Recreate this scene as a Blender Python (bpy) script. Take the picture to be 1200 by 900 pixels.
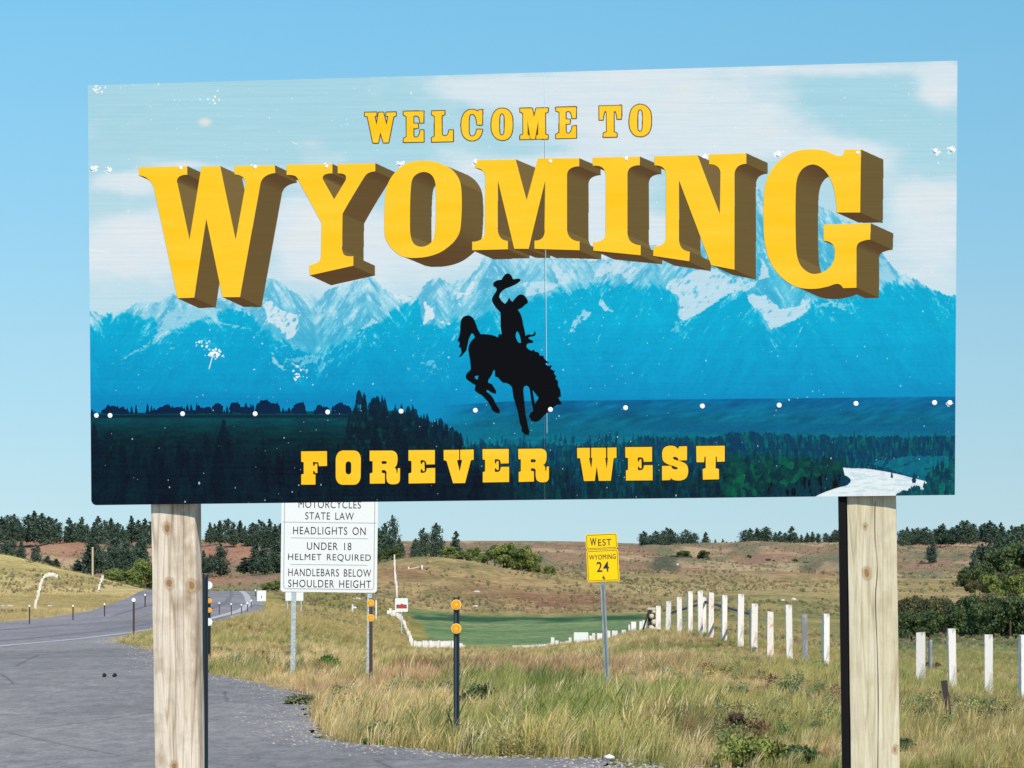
import bpy, bmesh, math, random
import numpy as np
from mathutils import Vector, Matrix
random.seed(7); rng = np.random.default_rng(7)
S = bpy.context.scene
for o in list(bpy.data.objects): bpy.data.objects.remove(o)
C = S.collection
# ---------------------------------------------------------------- camera, sky, sun, exposure
F = 3444.0; EYE = 1.68; HY = 640.0           # focal length in photo pixels, eye height, horizon row
cam = bpy.data.cameras.new('camera'); cam.sensor_width = 36; cam.lens = 36*F/1200
cam.shift_y = (HY-450)/1200; cam.clip_start = 0.5; cam.clip_end = 20000
co = bpy.data.objects.new('camera', cam); co.location = (0, 0, EYE); co.rotation_euler = (math.pi/2, 0, 0)
C.objects.link(co); S.camera = co
SUN_EL, SUN_AZ = math.radians(42), math.radians(27)      # azimuth: to the right of straight behind the camera
sd = Vector((math.cos(SUN_EL)*math.sin(SUN_AZ), -math.cos(SUN_EL)*math.cos(SUN_AZ), math.sin(SUN_EL)))
w = bpy.data.worlds.new('World'); S.world = w; w.use_nodes = True
nt = w.node_tree; bg = nt.nodes['Background']; sk = nt.nodes.new('ShaderNodeTexSky')
sk.sky_type = 'NISHITA'; sk.sun_disc = False; sk.sun_elevation = SUN_EL
sk.sun_rotation = math.atan2(sd.x, sd.y); sk.altitude = 1400; sk.air_density = 1.0; sk.dust_density = 0.15; sk.ozone_density = 3.0
def _l(c, k=1): return tuple((x/255/12.92 if x/255 <= .04045 else ((x/255+.055)/1.055)**2.4)*k for x in c)+(1,)
SKS = .085
gc = nt.nodes.new('ShaderNodeTexCoord'); sx = nt.nodes.new('ShaderNodeSeparateXYZ'); nt.links.new(gc.outputs['Generated'], sx.inputs[0])
cr = nt.nodes.new('ShaderNodeValToRGB'); el = cr.color_ramp.elements
STOPS = [(0, (190,224,235)), (.05, (171,217,237)), (.11, (148,208,239)), (.185, (124,197,237)), (.5, (84,156,216)), (1, (56,112,188))]
while len(el) < len(STOPS): el.new(.5)
for e_, (p_, c_) in zip(el, STOPS): e_.position = p_; e_.color = _l(c_)
nt.links.new(sx.outputs[2], cr.inputs[0])
az = nt.nodes.new('ShaderNodeMath'); az.operation = 'MULTIPLY_ADD'; az.inputs[1].default_value = -.34; az.inputs[2].default_value = 1.0; nt.links.new(sx.outputs[0], az.inputs[0])
ms_ = nt.nodes.new('ShaderNodeVectorMath'); ms_.operation = 'SCALE'; nt.links.new(cr.outputs[0], ms_.inputs[0]); nt.links.new(az.outputs[0], ms_.inputs['Scale'])
m2_ = nt.nodes.new('ShaderNodeVectorMath'); m2_.operation = 'SCALE'; nt.links.new(ms_.outputs[0], m2_.inputs[0]); m2_.inputs['Scale'].default_value = 1/SKS
mxs = nt.nodes.new('ShaderNodeMix'); mxs.data_type = 'RGBA'; mxs.inputs[0].default_value = .93; nt.links.new(sk.outputs[0], mxs.inputs[6]); nt.links.new(m2_.outputs[0], mxs.inputs[7])
nt.links.new(mxs.outputs[2], bg.inputs['Color']); bg.inputs['Strength'].default_value = SKS
sl = bpy.data.lights.new('sun', 'SUN'); sl.energy = 4.4; sl.angle = math.radians(0.53); sl.color = (1, 0.955, 0.89)
so = bpy.data.objects.new('sun', sl); so.rotation_euler = sd.to_track_quat('Z', 'Y').to_euler(); C.objects.link(so)
S.view_settings.view_transform = 'Standard'; S.view_settings.look = 'None'; S.view_settings.exposure = 0.0; S.view_settings.gamma = 1

# ---------------------------------------------------------------- helpers
def lin(c):
    c = np.asarray(c, float)/255
    return np.where(c <= .04045, c/12.92, ((c+.055)/1.055)**2.4)
def col(c, k=1.0):
    return tuple(np.clip(lin(c)/k, 0, .95)) + (1,)
def tag(o, label=None, cat=None, group=None, kind=None):
    if label: o['label'] = label
    if cat: o['category'] = cat
    if group: o['group'] = group
    if kind: o['kind'] = kind
    return o
def link(name, me, mats, parent=None):
    o = bpy.data.objects.new(name, me); C.objects.link(o)
    if mats is not None:
        for m in (mats if isinstance(mats, (list, tuple)) else [mats]): me.materials.append(m)
    if parent: o.parent = parent
    return o
def empty(name, loc, rot=(0, 0, 0)):
    o = bpy.data.objects.new(name, None); o.empty_display_size = .2; o.location = loc; o.rotation_euler = rot; C.objects.link(o); return o
def mesh_np(name, v, f, uv=None, cols=None, smooth=False):
    me = bpy.data.meshes.new(name); v = np.asarray(v, np.float32); f = np.asarray(f, np.int32); n, k = f.shape
    me.vertices.add(len(v)); me.vertices.foreach_set('co', v.ravel())
    me.loops.add(n*k); me.loops.foreach_set('vertex_index', f.ravel())
    me.polygons.add(n); me.polygons.foreach_set('loop_start', np.arange(0, n*k, k, dtype=np.int32))
    try: me.polygons.foreach_set('loop_total', np.full(n, k, np.int32))
    except Exception: pass
    me.update(calc_edges=True); me.validate()
    if cols is not None:
        a = me.color_attributes.new('col', 'FLOAT_COLOR', 'POINT'); c4 = np.ones((len(v), 4), np.float32); c4[:, :3] = cols
        a.data.foreach_set('color', c4.ravel())
    if smooth: me.polygons.foreach_set('use_smooth', np.ones(n, bool))
    return me
def bm_mesh(name, bm):
    me = bpy.data.meshes.new(name); bmesh.ops.recalc_face_normals(bm, faces=bm.faces); bm.to_mesh(me); bm.free(); return me
def bx(bm, x0, x1, y0, y1, z0, z1, M=None):
    vs = [bm.verts.new((x, y, z)) for z in (z0, z1) for y in (y0, y1) for x in (x0, x1)]
    for q in ((0, 1, 3, 2), (4, 6, 7, 5), (0, 4, 5, 1), (1, 5, 7, 3), (3, 7, 6, 2), (2, 6, 4, 0)): bm.faces.new([vs[i] for i in q])
    if M is not None: bmesh.ops.transform(bm, matrix=M, verts=vs)
    return vs
def cyl(bm, p, q, r0, r1=None, n=10):
    p, q = Vector(p), Vector(q); d = q-p; r1 = r0 if r1 is None else r1
    M = Matrix.Translation((p+q)/2) @ d.to_track_quat('Z', 'Y').to_matrix().to_4x4()
    return bmesh.ops.create_cone(bm, cap_ends=True, segments=n, radius1=r0, radius2=r1, depth=d.length, matrix=M)['verts']
def mat(name, base, rough=.8, metal=0, spec=.3):
    m = bpy.data.materials.new(name); m.use_nodes = True; b = m.node_tree.nodes['Principled BSDF']
    b.inputs['Base Color'].default_value = base; b.inputs['Roughness'].default_value = rough
    b.inputs['Metallic'].default_value = metal; b.inputs['Specular IOR Level'].default_value = spec
    return m
class NT:                                       # small node-graph helper
    def __init__(s, m): s.t = m.node_tree; s.b = s.t.nodes['Principled BSDF']
    def n(s, ty, **k):
        x = s.t.nodes.new(ty)
        for a, v in k.items():
            if a in x.inputs.keys(): x.inputs[a].default_value = v
            else: setattr(x, a, v)
        return x
    def l(s, a, b): s.t.links.new(a, b)
    def noise(s, scale, detail=4, rough=.55, vec=None, dist=0):
        x = s.n('ShaderNodeTexNoise'); x.inputs['Scale'].default_value = scale; x.inputs['Detail'].default_value = detail
        x.inputs['Roughness'].default_value = rough; x.inputs['Distortion'].default_value = dist
        if vec is not None: s.l(vec, x.inputs['Vector'])
        return x.outputs['Fac']
    def coord(s, kind='Object', scale=(1, 1, 1), rot=(0, 0, 0)):
        c = s.n('ShaderNodeTexCoord'); m = s.n('ShaderNodeMapping'); m.inputs['Scale'].default_value = scale; m.inputs['Rotation'].default_value = rot
        s.l(c.outputs[kind], m.inputs['Vector']); return m.outputs[0]
    def ramp(s, fac, stops):
        r = s.n('ShaderNodeValToRGB'); e = r.color_ramp.elements
        while len(e) < len(stops): e.new(.5)
        for el, (p, c) in zip(e, stops): el.position = p; el.color = c if len(c) == 4 else tuple(c)+(1,)
        s.l(fac, r.inputs[0]); return r.outputs[0]
    def mix(s, fac, a, b, mode='MIX'):
        x = s.n('ShaderNodeMix', data_type='RGBA', blend_type=mode)
        for v, i in ((fac, 0), (a, 6), (b, 7)):
            if hasattr(v, 'is_output'): s.l(v, x.inputs[i])
            else: x.inputs[i].default_value = v
        return x.outputs[2]
    def bump(s, h, strength=.3, dist=.02):
        b = s.n('ShaderNodeBump'); b.inputs['Strength'].default_value = strength; b.inputs['Distance'].default_value = dist
        s.l(h, b.inputs['Height']); s.l(b.outputs[0], s.b.inputs['Normal'])
g3 = lambda v: (v, v, v, 1)

# ---------------------------------------------------------------- terrain: heights from sight lines (photo column, distance) -> row, turned into metres
COLS = {
0:   [(22,903),(45,792),(70,757),(95,744),(127,733),(160,722),(200,712),(260,690),(320,665),(380,646),(450,651),(600,670),(700,668),(900,645),(1000,633),(1150,632),(3000,635)],
100: [(22,903),(45,792),(70,757),(95,742),(151,728),(170,722),(200,715),(260,697),(310,680),(350,671),(420,677),(600,690),(700,682),(850,657),(1000,633),(1150,632),(3000,635)],
175: [(22,903),(45,792),(70,757),(95,740),(130,727),(183,711),(210,708),(250,698),(280,690),(330,693),(500,697),(650,691),(850,662),(1000,634),(1150,633),(3000,635)],
250: [(22,903),(45,793),(52,779),(70,757),(95,738),(130,723),(180,711),(235,703),(350,696),(480,692.5),(520,692),(560,694),(650,692),(750,680),(850,662),(1000,632),(1150,633),(3000,635)],
300: [(22,903),(45,795),(70,763),(95,747),(130,731),(200,713),(300,701),(420,694),(480,692.5),(520,692),(560,694),(700,686),(850,662),(1000,636),(1150,635),(3000,635)],
350: [(22,903),(45,796),(70,766),(95,750),(130,735),(200,719),(300,709),(400,703),(500,698),(600,690),(800,665),(1000,641),(1150,636),(3000,635)],
430: [(22,903),(45,798),(60,776),(80,763),(100,761),(120,759),(150,749),(220,728),(300,708),(360,694),(420,680),(520,661),(600,664),(750,668),(1200,640),(1500,634),(3000,634)],
480: [(22,903),(45,798),(60,780),(80,770),(100,765),(115,764),(150,765),(200,752),(260,736),(300,722),(400,690),(520,650),(600,653),(800,662),(1200,642),(1500,634),(3000,634)],
550: [(22,903),(45,798),(60,782),(80,772),(100,765),(120,764),(150,768),(200,757),(260,739),(310,723),(350,712),(430,685),(520,656),(600,658),(800,662),(1200,642),(1500,634),(3000,634)],
620: [(22,903),(45,798),(60,782),(80,772),(100,766),(120,764),(150,768),(200,757),(260,739),(310,724),(350,715),(430,695),(520,671),(600,673),(800,665),(1200,643),(1500,634),(3000,634)],
700: [(22,903),(30,850),(40,808),(60,780),(80,765),(100,757.5),(115,755.5),(140,760),(200,753),(310,722),(430,700),(520,681),(600,676),(700,672),(1000,650),(1500,635),(3000,635)],
760: [(22,903),(30,850),(40,808),(60,775),(80,755),(100,739),(110,736),(125,742),(200,745),(310,722),(430,705),(520,688),(620,679),(800,665),(1300,638),(1600,638),(3000,638)],
850: [(22,903),(30,850),(40,803),(60,775),(75,756),(85,746),(95,742),(110,748),(200,737),(310,718),(450,695),(550,686),(620,682),(900,655),(1200,639),(1500,639),(3000,640)],
930: [(22,903),(30,850),(40,804),(60,780),(64,776),(75,765),(90,760),(120,765),(200,748),(310,724),(400,700),(500,690),(620,683),(900,655),(1150,637),(1500,638),(3000,640)],
1000:[(22,903),(30,852),(45,812),(60,786),(75,776),(90,771),(120,772),(200,755),(310,730),(450,700),(620,683),(900,655),(1150,632),(1500,636),(3000,638)],
1080:[(22,903),(30,855),(45,814),(50,803),(60,792),(80,779),(100,773),(130,765),(180,752),(300,735),(450,705),(620,685),(900,655),(1100,630),(1500,634),(3000,636)],
1200:[(22,903),(30,860),(42,826),(50,810),(60,797),(80,784),(110,772),(150,762),(200,750),(300,735),(450,700),(620,680),(900,650),(1050,631),(1500,634),(3000,636)]}
GP = np.array([-3400,-1500,-700,-300,-100]+list(range(-60,1261,20))+[1300,1500,1900,2700,4600], float)
GL = np.log(np.concatenate([[1, 20], np.geomspace(22, 3000, 150)]))
def _table():
    ks = sorted(COLS); A = []
    for k in ks:
        Y = np.log([a for a, b in COLS[k]]); y = np.array([b for a, b in COLS[k]], float)
        r = np.interp(GL, Y, y)
        z = EYE-(r-HY)*np.exp(GL)/F; z[GL < math.log(22.01)] = 0
        A.append(z)
    A = np.array(A); out = np.empty((len(GP), len(GL)))
    for j in range(len(GL)): out[:, j] = np.interp(np.clip(GP, 0, 1200), ks, A[:, j])
    for _ in range(2):                                   # soften the creases
        o2 = out.copy(); o2[:, 3:-1] = .25*out[:, 2:-2]+.5*out[:, 3:-1]+.25*out[:, 4:]; out = o2
        o2 = out.copy(); o2[1:-1] = .25*out[:-2]+.5*out[1:-1]+.25*out[2:]; out = o2
    return out
ZT = _table()
def vnoise(x, y, seed=0):
    xi, yi = np.floor(x).astype(np.int64), np.floor(y).astype(np.int64); fx, fy = x-xi, y-yi
    fx, fy = fx*fx*(3-2*fx), fy*fy*(3-2*fy)
    def h(a, b):
        n = (a*374761393+b*668265263+seed*1442695041) & 0xffffffff
        n = ((n ^ (n >> 13))*1274126177) & 0xffffffff; return ((n ^ (n >> 16)) & 0xffff)/65535.
    return (h(xi, yi)*(1-fx)+h(xi+1, yi)*fx)*(1-fy)+(h(xi, yi+1)*(1-fx)+h(xi+1, yi+1)*fx)*fy
def fbm(x, y, oct=4, seed=0, gain=.5):
    s = 0; a = 1; t = 0
    for i in range(oct): s = s+a*vnoise(x*2**i+17.3*i, y*2**i+5.1*i, seed+i); t += a; a *= gain
    return s/t
def terr(X, Y):
    X = np.atleast_1d(np.asarray(X, float)); Y = np.atleast_1d(np.asarray(Y, float)); Yc = np.maximum(Y, 1.5)
    px = np.clip(600+F*X/Yc, GP[0], GP[-1]); L = np.clip(np.log(Yc), GL[0], GL[-1])
    i = np.clip(np.searchsorted(GP, px)-1, 0, len(GP)-2); j = np.clip(np.searchsorted(GL, L)-1, 0, len(GL)-2)
    a = (px-GP[i])/(GP[i+1]-GP[i]); b = (L-GL[j])/(GL[j+1]-GL[j])
    z = (ZT[i, j]*(1-a)+ZT[i+1, j]*a)*(1-b)+(ZT[i, j+1]*(1-a)+ZT[i+1, j+1]*a)*b
    return z
def T1(X, Y): return float(terr(X, Y)[0])
def TP(px, Y): X = (px-600)/F*Y; return Vector((X, Y, T1(X, Y)))          # ground point under photo column px at distance Y
_YS = np.geomspace(22.3, 2500, 900)
def findY(px, y, y0=22):
    X = (px-600)/F*_YS; r = HY-(terr(X, _YS)-EYE)*F/_YS
    k = np.where((r <= y) & (_YS >= y0))[0]
    return float(_YS[k[0]]) if len(k) else 1500.
# highway edge line and right edge of the paved turnout
XE = lambda Y: np.interp(Y, [-40,20,45,70,95,130,180,235,350,520,620], [-13,-12.6,-12.3,-12.2,-12.2,-13.3,-16.6,-21,-31.6,-48,-58])
XR = lambda Y: np.interp(Y, [-40,12,18,21,22.5,23.7,24,24.4,25.8,27.3,28.3,31.5,40.5,43.6,46,50,55,65,72,76,80,92,130,200,520,620],
     [26,12,3,1.6,.82,.73,.28,-.28,-.9,-1.58,-1.8,-2.16,-2.94,-3.9,-4.75,-5.6,-6.4,-8.0,-9.4,-10.4,-10.8,-11.4,-12.7,-16.8,-44.6,-54])

def srgb_mix(cols, wts):
    return sum(lin(c)[None, :]*wt[:, None] for c, wt in zip(cols, wts))
def sm(a, b, x): t = np.clip((x-a)/(b-a), 0, 1); return t*t*(3-2*t)
def gauss(x, y, cx, cy, rx, ry): return np.exp(-(((x-cx)/rx)**2+((y-cy)/ry)**2))
GK = np.array([.98, 1.06, 1.18])
def ground_col(X, Y, Z):
    Yc = np.maximum(Y, 8); px = 600+F*X/Yc; n1 = fbm(X/9, Y/22, 4, 3); n2 = fbm(X/2.2, Y/5, 4, 9); n3 = fbm(X/40, Y/80, 4, 21); n4 = fbm(X*1.3, Y*.7, 3, 33)
    lerp = lambda a, b, t: a*(1-t[:, None])+b*t[:, None]
    c = lambda q: np.tile(lin(q), (len(X), 1))
    yi_ = HY-(Z-EYE)*F/Yc
    near = lerp(c((176,152,102)), c((138,136,72)), sm(.38, .62, n1)); near = lerp(near, c((150,120,92)), sm(.55, .75, n2)*.6); near = lerp(near, c((124,124,70)), sm(.62, .8, n4)*.6)
    mid = lerp(c((150,140,74)), c((176,158,104)), sm(.35, .65, n1)); mid = lerp(mid, c((120,120,66)), sm(.55, .7, n2)*.5)
    hb = fbm((X+.1*Y)/5, Y/22, 5, 64, .6); hc = fbm(X/2.2, Y/12, 4, 65, .6); hill = lerp(c((178,152,108)), c((150,138,92)), sm(.38, .6, hb)); hill = lerp(hill, c((196,172,122)), sm(.52, .66, hc)*.7)
    yi = HY-(Z-EYE)*F/Yc
    red = np.clip(gauss(px, yi, 660, 702, 70, 14)*1.5+gauss(px, yi, 560, 690, 45, 12)*.6+gauss(px, yi, 470, 672, 40, 10)*.7+gauss(px, yi, 800, 650, 60, 10)*.8+gauss(px,yi,960,655,60,14)*.7, 0, 1)*sm(.3, .6, n2*.5+n3*.5)
    hill = lerp(hill, c((150,98,80)), red*.85); hill = lerp(hill, c((110,104,78)), sm(.58, .72, n2)*.5)
    far = lerp(c((160,124,104)), c((138,128,98)), sm(.4, .6, n3)); far = lerp(far, c((166,132,112)), sm(.5, .65, n1)*.8); fa = fbm((X+.12*Y)/16, Y/120, 5, 61, .58); fb = fbm((X-.10*Y)/10, Y/80, 5, 62, .6); fc = fbm((X+.2*Y)/34, Y/190, 3, 63); far = lerp(far, c((196,172,136)), sm(.52, .64, fa)*.8); far = lerp(far, c((176,128,108)), sm(.54, .66, fc)*.7); far = lerp(far, c((120,120,94)), sm(.54, .66, fb)*.8); gl = gauss(px-(yi_-660)*-2.2, yi_, 775, 660, 34, 8)+.7*gauss(px, yi_, 700, 657, 30, 3)+.6*gauss(px, yi_, 905, 662, 14, 3)+.6*gauss(px,yi_,950,659,14,3); far = lerp(far, c((88,92,74)), np.clip(gl*1.5, 0, 1)*sm(.38, .55, fb)*.9)
    o = near
    o = lerp(o, mid, sm(75, 120, Y))
    o = lerp(o, hill, sm(300, 340, Y)*sm(395, 440, px))
    left = lerp(c((208,186,130)), c((172,156,102)), sm(.4, .62, n1)); left = lerp(left, c((200,176,130)), sm(240, 150, Y)*.7); left = lerp(left, c((206,190,126)), sm(300, 370, Y)*.7)
    left = lerp(left, c((196,182,140)), sm(.62, .72, n2)*gauss(px, yi, 35, 690, 22, 14))
    o = lerp(o, left, sm(125, 160, Y)*sm(250, 190, px))
    o = lerp(o, c((146,142,100)), sm(430, 560, Y)*sm(400, 330, px))
    o = lerp(o, far, sm(620, 760, Y))
    pale = lerp(c((188,170,118)), c((172,150,108)), sm(.4, .6, n2)); o = lerp(o, pale, gauss(px, yi, 820, 690, 260, 9)*sm(640, 600, Y)*sm(380, 450, Y)*.8)
    field = lerp(c((98,130,88)), c((124,146,100)), sm(.35, .6, fbm(X/14, Y/7, 4, 4))); field = lerp(field, c((140,150,104)), sm(.56, .7, fbm(X/20, Y/3.5, 4, 14))*.6); field = lerp(field, c((58,92,60)), sm(283, 292, Y)*sm(320, 306, Y)*sm(.3, .5, fbm(X/6, Y/14, 3, 8)))
    fm = sm(158, 180, Y)*sm(328, 308, Y+14*(fbm(X/5, Y/9, 4, 19)-.5))*sm(482, 490, px+(Y-300)*.20+fbm(X/3, Y/6, 4, 2)*26-12)*sm(800, 740, px)
    o = lerp(o, field, fm)
    oliv = lerp(c((164,150,98)), c((136,132,86)), sm(.4, .6, n1)); o = lerp(o, oliv, sm(120, 170, Y)*sm(470, 400, Y)*sm(760, 800, px))
    o = lerp(o, lerp(c((94,114,72)), c((124,126,84)), sm(.4, .6, n2)), sm(78, 95, Y)*sm(260, 220, Y)*sm(1015, 1045, px))
    return o/GK

pxs = np.concatenate([[-3400,-2200,-1400,-800,-500,-300,-180,-100], np.arange(-60, 1261, 4.0), [1300,1380,1500,1700,2000,2500,3300,4600]])
Ys = np.concatenate([[-60,-30,-10,0,8,14,18], np.geomspace(20, 130, 150), np.geomspace(131, 1300, 230), np.geomspace(1340, 6500, 30)])
PXg, Yg = np.meshgrid(pxs, Ys); Xg = (PXg-600)/F*np.maximum(Yg, 60.)
def rough_add(X, Y):                     # small relief away from the pavement
    a = np.clip((Y-24)/60, 0, 1)*np.clip((X-XR(Y)-.3)/2.5, 0, 1)+np.clip((XE(Y)-11.5-X)/3, 0, 1)*np.clip((Y-60)/50, 0, 1); a = np.clip(a, 0, 1)
    d = .10*(fbm(X/1.7, Y/2.5, 3, 40)-.5)+np.clip(Y/300, 0, 1)*.7*(fbm(X/11, Y/30, 4, 41)-.5)+sm(600, 850, Y)*9.0*(fbm((X+.1*Y)/42, Y/110, 5, 42)-.5)*sm(1500, 1000, Y)
    return d*a
Zg = terr(Xg.ravel(), Yg.ravel())+rough_add(Xg.ravel(), Yg.ravel())
road_in = ((Xg > XE(Yg)-10.4) & (Xg < XR(Yg)+.02) & (Yg < 560)).ravel(); Zg = np.where(road_in, Zg-.03, Zg)
ny, nx = Xg.shape; idx = np.arange(ny*nx).reshape(ny, nx)
quads = np.stack([idx[:-1, :-1], idx[:-1, 1:], idx[1:, 1:], idx[1:, :-1]], -1).reshape(-1, 4)
V = np.stack([Xg.ravel(), Yg.ravel(), Zg], 1); gcol = ground_col(V[:, 0], V[:, 1], terr(V[:,0],V[:,1]))
gm = mat('ground_mat', g3(.2), .95, 0, .1); k = NT(gm); at = k.n('ShaderNodeAttribute', attribute_name='col')
cv = k.coord('Object', (1, 1, 1)); f1 = k.noise(2.2, 6, .65, cv); f2 = k.noise(.23, 5, .6, cv)
c1 = k.mix(.75, at.outputs['Color'], k.ramp(f1, [(.3, (.6,.6,.55)), (.7, (1.35,1.32,1.28))]), 'MULTIPLY'); f5 = k.noise(.9, 7, .72, k.coord('Object', (1, .35, 2.5))); c1 = k.mix(.85, c1, k.ramp(f5, [(.36, (.60,.64,.58)), (.5, (1,1,1)), (.66, (1.30,1.26,1.2))]), 'MULTIPLY')
c2 = k.mix(.6, c1, k.ramp(f2, [(.3, (.72,.76,.7)), (.7, (1.22,1.18,1.15))]), 'MULTIPLY'); k.l(c2, k.b.inputs['Base Color']); k.bump(f1, .8, .15)
gr = link('ground', mesh_np('ground', V, quads, cols=gcol, smooth=True), gm); tag(gr, 'rolling dry grassland with straw verge, green field and reddish hills', kind='structure')

def ribbon(name, Yarr, xa, xb, nseg, dz, m, label):
    v = []; 
    for Y in Yarr:
        a, b = float(xa(Y)), float(xb(Y))
        for i in range(nseg+1):
            X = a+(b-a)*i/nseg; v.append((X, Y, 0))
    v = np.array(v); v[:, 2] = terr(v[:, 0], v[:, 1])+dz
    r = len(Yarr); id2 = np.arange(r*(nseg+1)).reshape(r, nseg+1)
    q = np.stack([id2[:-1, :-1], id2[:-1, 1:], id2[1:, 1:], id2[1:, :-1]], -1).reshape(-1, 4)
    return tag(link(name, mesh_np(name, v, q, smooth=True), m), label, kind='structure')
def asphalt(name, a, b, sc):
    m = mat(name, g3(.2), .9, 0, .25); k = NT(m); cv = k.coord('Object'); cs = k.coord('Object', (.35, .12, 1), (0, 0, .35)); cw = k.coord('Object', (1, .4, 1))
    big = k.noise(.35, 5, .6, cs, .6); fine = k.noise(26, 4, .75, k.coord('Object', (1, .5, 1))); med = k.noise(2.6, 6, .6, cw)
    c = k.mix(big, a, b); c = k.mix(.5, c, k.ramp(big, [(.34, (.52,.53,.56)), (.5, (1,1,1)), (.66, (1.4,1.37,1.33))]), 'MULTIPLY')
    c = k.mix(.6, c, k.ramp(med, [(.3, (.7,.7,.72)), (.7, (1.2,1.2,1.18))]), 'MULTIPLY'); c = k.mix(.5, c, k.ramp(fine, [(.35, (.45,.45,.45)), (.65, (1.5,1.5,1.48))]), 'MULTIPLY'); c = k.mix(.5, c, k.ramp(k.noise(7, 5, .7, k.coord('Object', (1, .25, 1))), [(.35, (.62,.62,.64)), (.62, (1.22,1.2,1.18))]), 'MULTIPLY')
    vo = k.n('ShaderNodeTexVoronoi', feature='DISTANCE_TO_EDGE'); cr = k.coord('Object', (.16, .10, 1)); 
    va = k.n('ShaderNodeVectorMath', operation='ADD'); no = k.n('ShaderNodeTexNoise'); no.inputs['Scale'].default_value = 1.5; k.l(cr, va.inputs[0]); k.l(no.outputs['Color'], va.inputs[1]); k.l(va.outputs[0], vo.inputs['Vector']); vo.inputs['Scale'].default_value = 1.0
    ck = k.ramp(vo.outputs['Distance'], [(0, (.45,.45,.47)), (.0022, (.7,.7,.7)), (.006, (1,1,1))]); c = k.mix(.7, c, ck, 'MULTIPLY')
    k.l(c, k.b.inputs['Base Color']); k.bump(fine, .5, .01); return m
YR = np.concatenate([[-40, 0, 10, 16], np.arange(20, 50, .2), np.arange(50, 130, 2), np.arange(130, 560, 8)])
tm = asphalt('turnout_asphalt', (.262,.230,.202,1), (.350,.302,.262,1), 1)
hm = asphalt('highway_asphalt', (.315,.268,.252,1), (.28,.242,.228,1), 1)
ribbon('road', YR, lambda Y: XE(Y)-10, lambda Y: XE(Y)+.5, 8, .006, hm, 'two lane grey asphalt highway curving away over a rise')
ribbon('parking_turnout', YR, lambda Y: XE(Y)+.5, lambda Y: max(XR(Y)+.55*float(fbm(np.array([Y*1.1]), np.array([3.3]), 4, 12)[0]-.5), XE(Y)+.55), 10, .006, tm, 'worn grey asphalt turnout beside the highway')
pm = mat('road_paint', col((225,222,215), 1.5), .8); k = NT(pm); f = k.noise(9, 4, .6, k.coord()); k.l(k.ramp(f, [(.35, (.36,.32,.30,1)), (.62, (.62,.57,.52,1))]), k.b.inputs['Base Color'])
ribbon('road_edge_line', YR, lambda Y: XE(Y)-.13-.0009*max(Y-100,0), lambda Y: XE(Y)+.15+.0009*max(Y-100, 0), 1, .012, pm, 'faded white edge line along the highway')
rm = mat('tyre_track', (.20,.175,.168,1), .85)
ribbon('road_wheel_track', YR, lambda Y: XE(Y)-2.0, lambda Y: XE(Y)-1.55, 1, .010, rm, 'darker worn wheel track along the highway lane')
ym = mat('centre_line_paint', col((176,156,98), 1.3), .85)
ribbon('road_centre_line', YR, lambda Y: XE(Y)-4.1, lambda Y: XE(Y)-3.98, 1, .010, ym, 'faint yellow centre line of the highway')
ribbon('road_wheel_track', YR, lambda Y: XE(Y)-6.7, lambda Y: XE(Y)-6.2, 1, .010, rm, 'darker wheel track in the far highway lane')

# ---------------------------------------------------------------- the big welcome sign: plane fitted to the photograph
bo = np.array([.0081554, 11.9307282, 2.73283776]); ya, xa_, ro = -.138025708, .00945269, -.00625908
def rotm(a, b, c):
    ca, sa, cb, sb, cc, sc = math.cos(a), math.sin(a), math.cos(b), math.sin(b), math.cos(c), math.sin(c)
    return np.array([[ca,-sa,0],[sa,ca,0],[0,0,1]]) @ np.array([[1,0,0],[0,cb,-sb],[0,sb,cb]]) @ np.array([[cc,0,sc],[0,1,0],[-sc,0,cc]])
BM = rotm(ya, xa_, ro); bu, bn, bv = BM[:, 0], BM[:, 1], BM[:, 2]
def b2(px, py):                                  # photo pixel -> metres on the board plane
    d = np.array([(px-600)/F, 1, -(py-HY)/F]); o = np.array([0, 0, EYE]); t = np.dot(bo-o, bn)/np.dot(d, bn); q = o+d*t-bo
    return float(np.dot(q, bu)), float(np.dot(q, bv))
sign = empty('welcome_sign', (bo[0], bo[1], 0))
tag(sign, 'large Wyoming welcome billboard with mountain picture on two square timber posts', 'billboard')
MB = Matrix([[bu[0], bn[0], bv[0], bo[0]], [bu[1], bn[1], bv[1], bo[1]], [bu[2], bn[2], bv[2], bo[2]], [0, 0, 0, 1]])
def on_board(o): o.parent = sign; o.matrix_world = MB; o.matrix_parent_inverse = Matrix.Translation((-bo[0], -bo[1], 0)); o.matrix_basis = MB; return o

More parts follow.
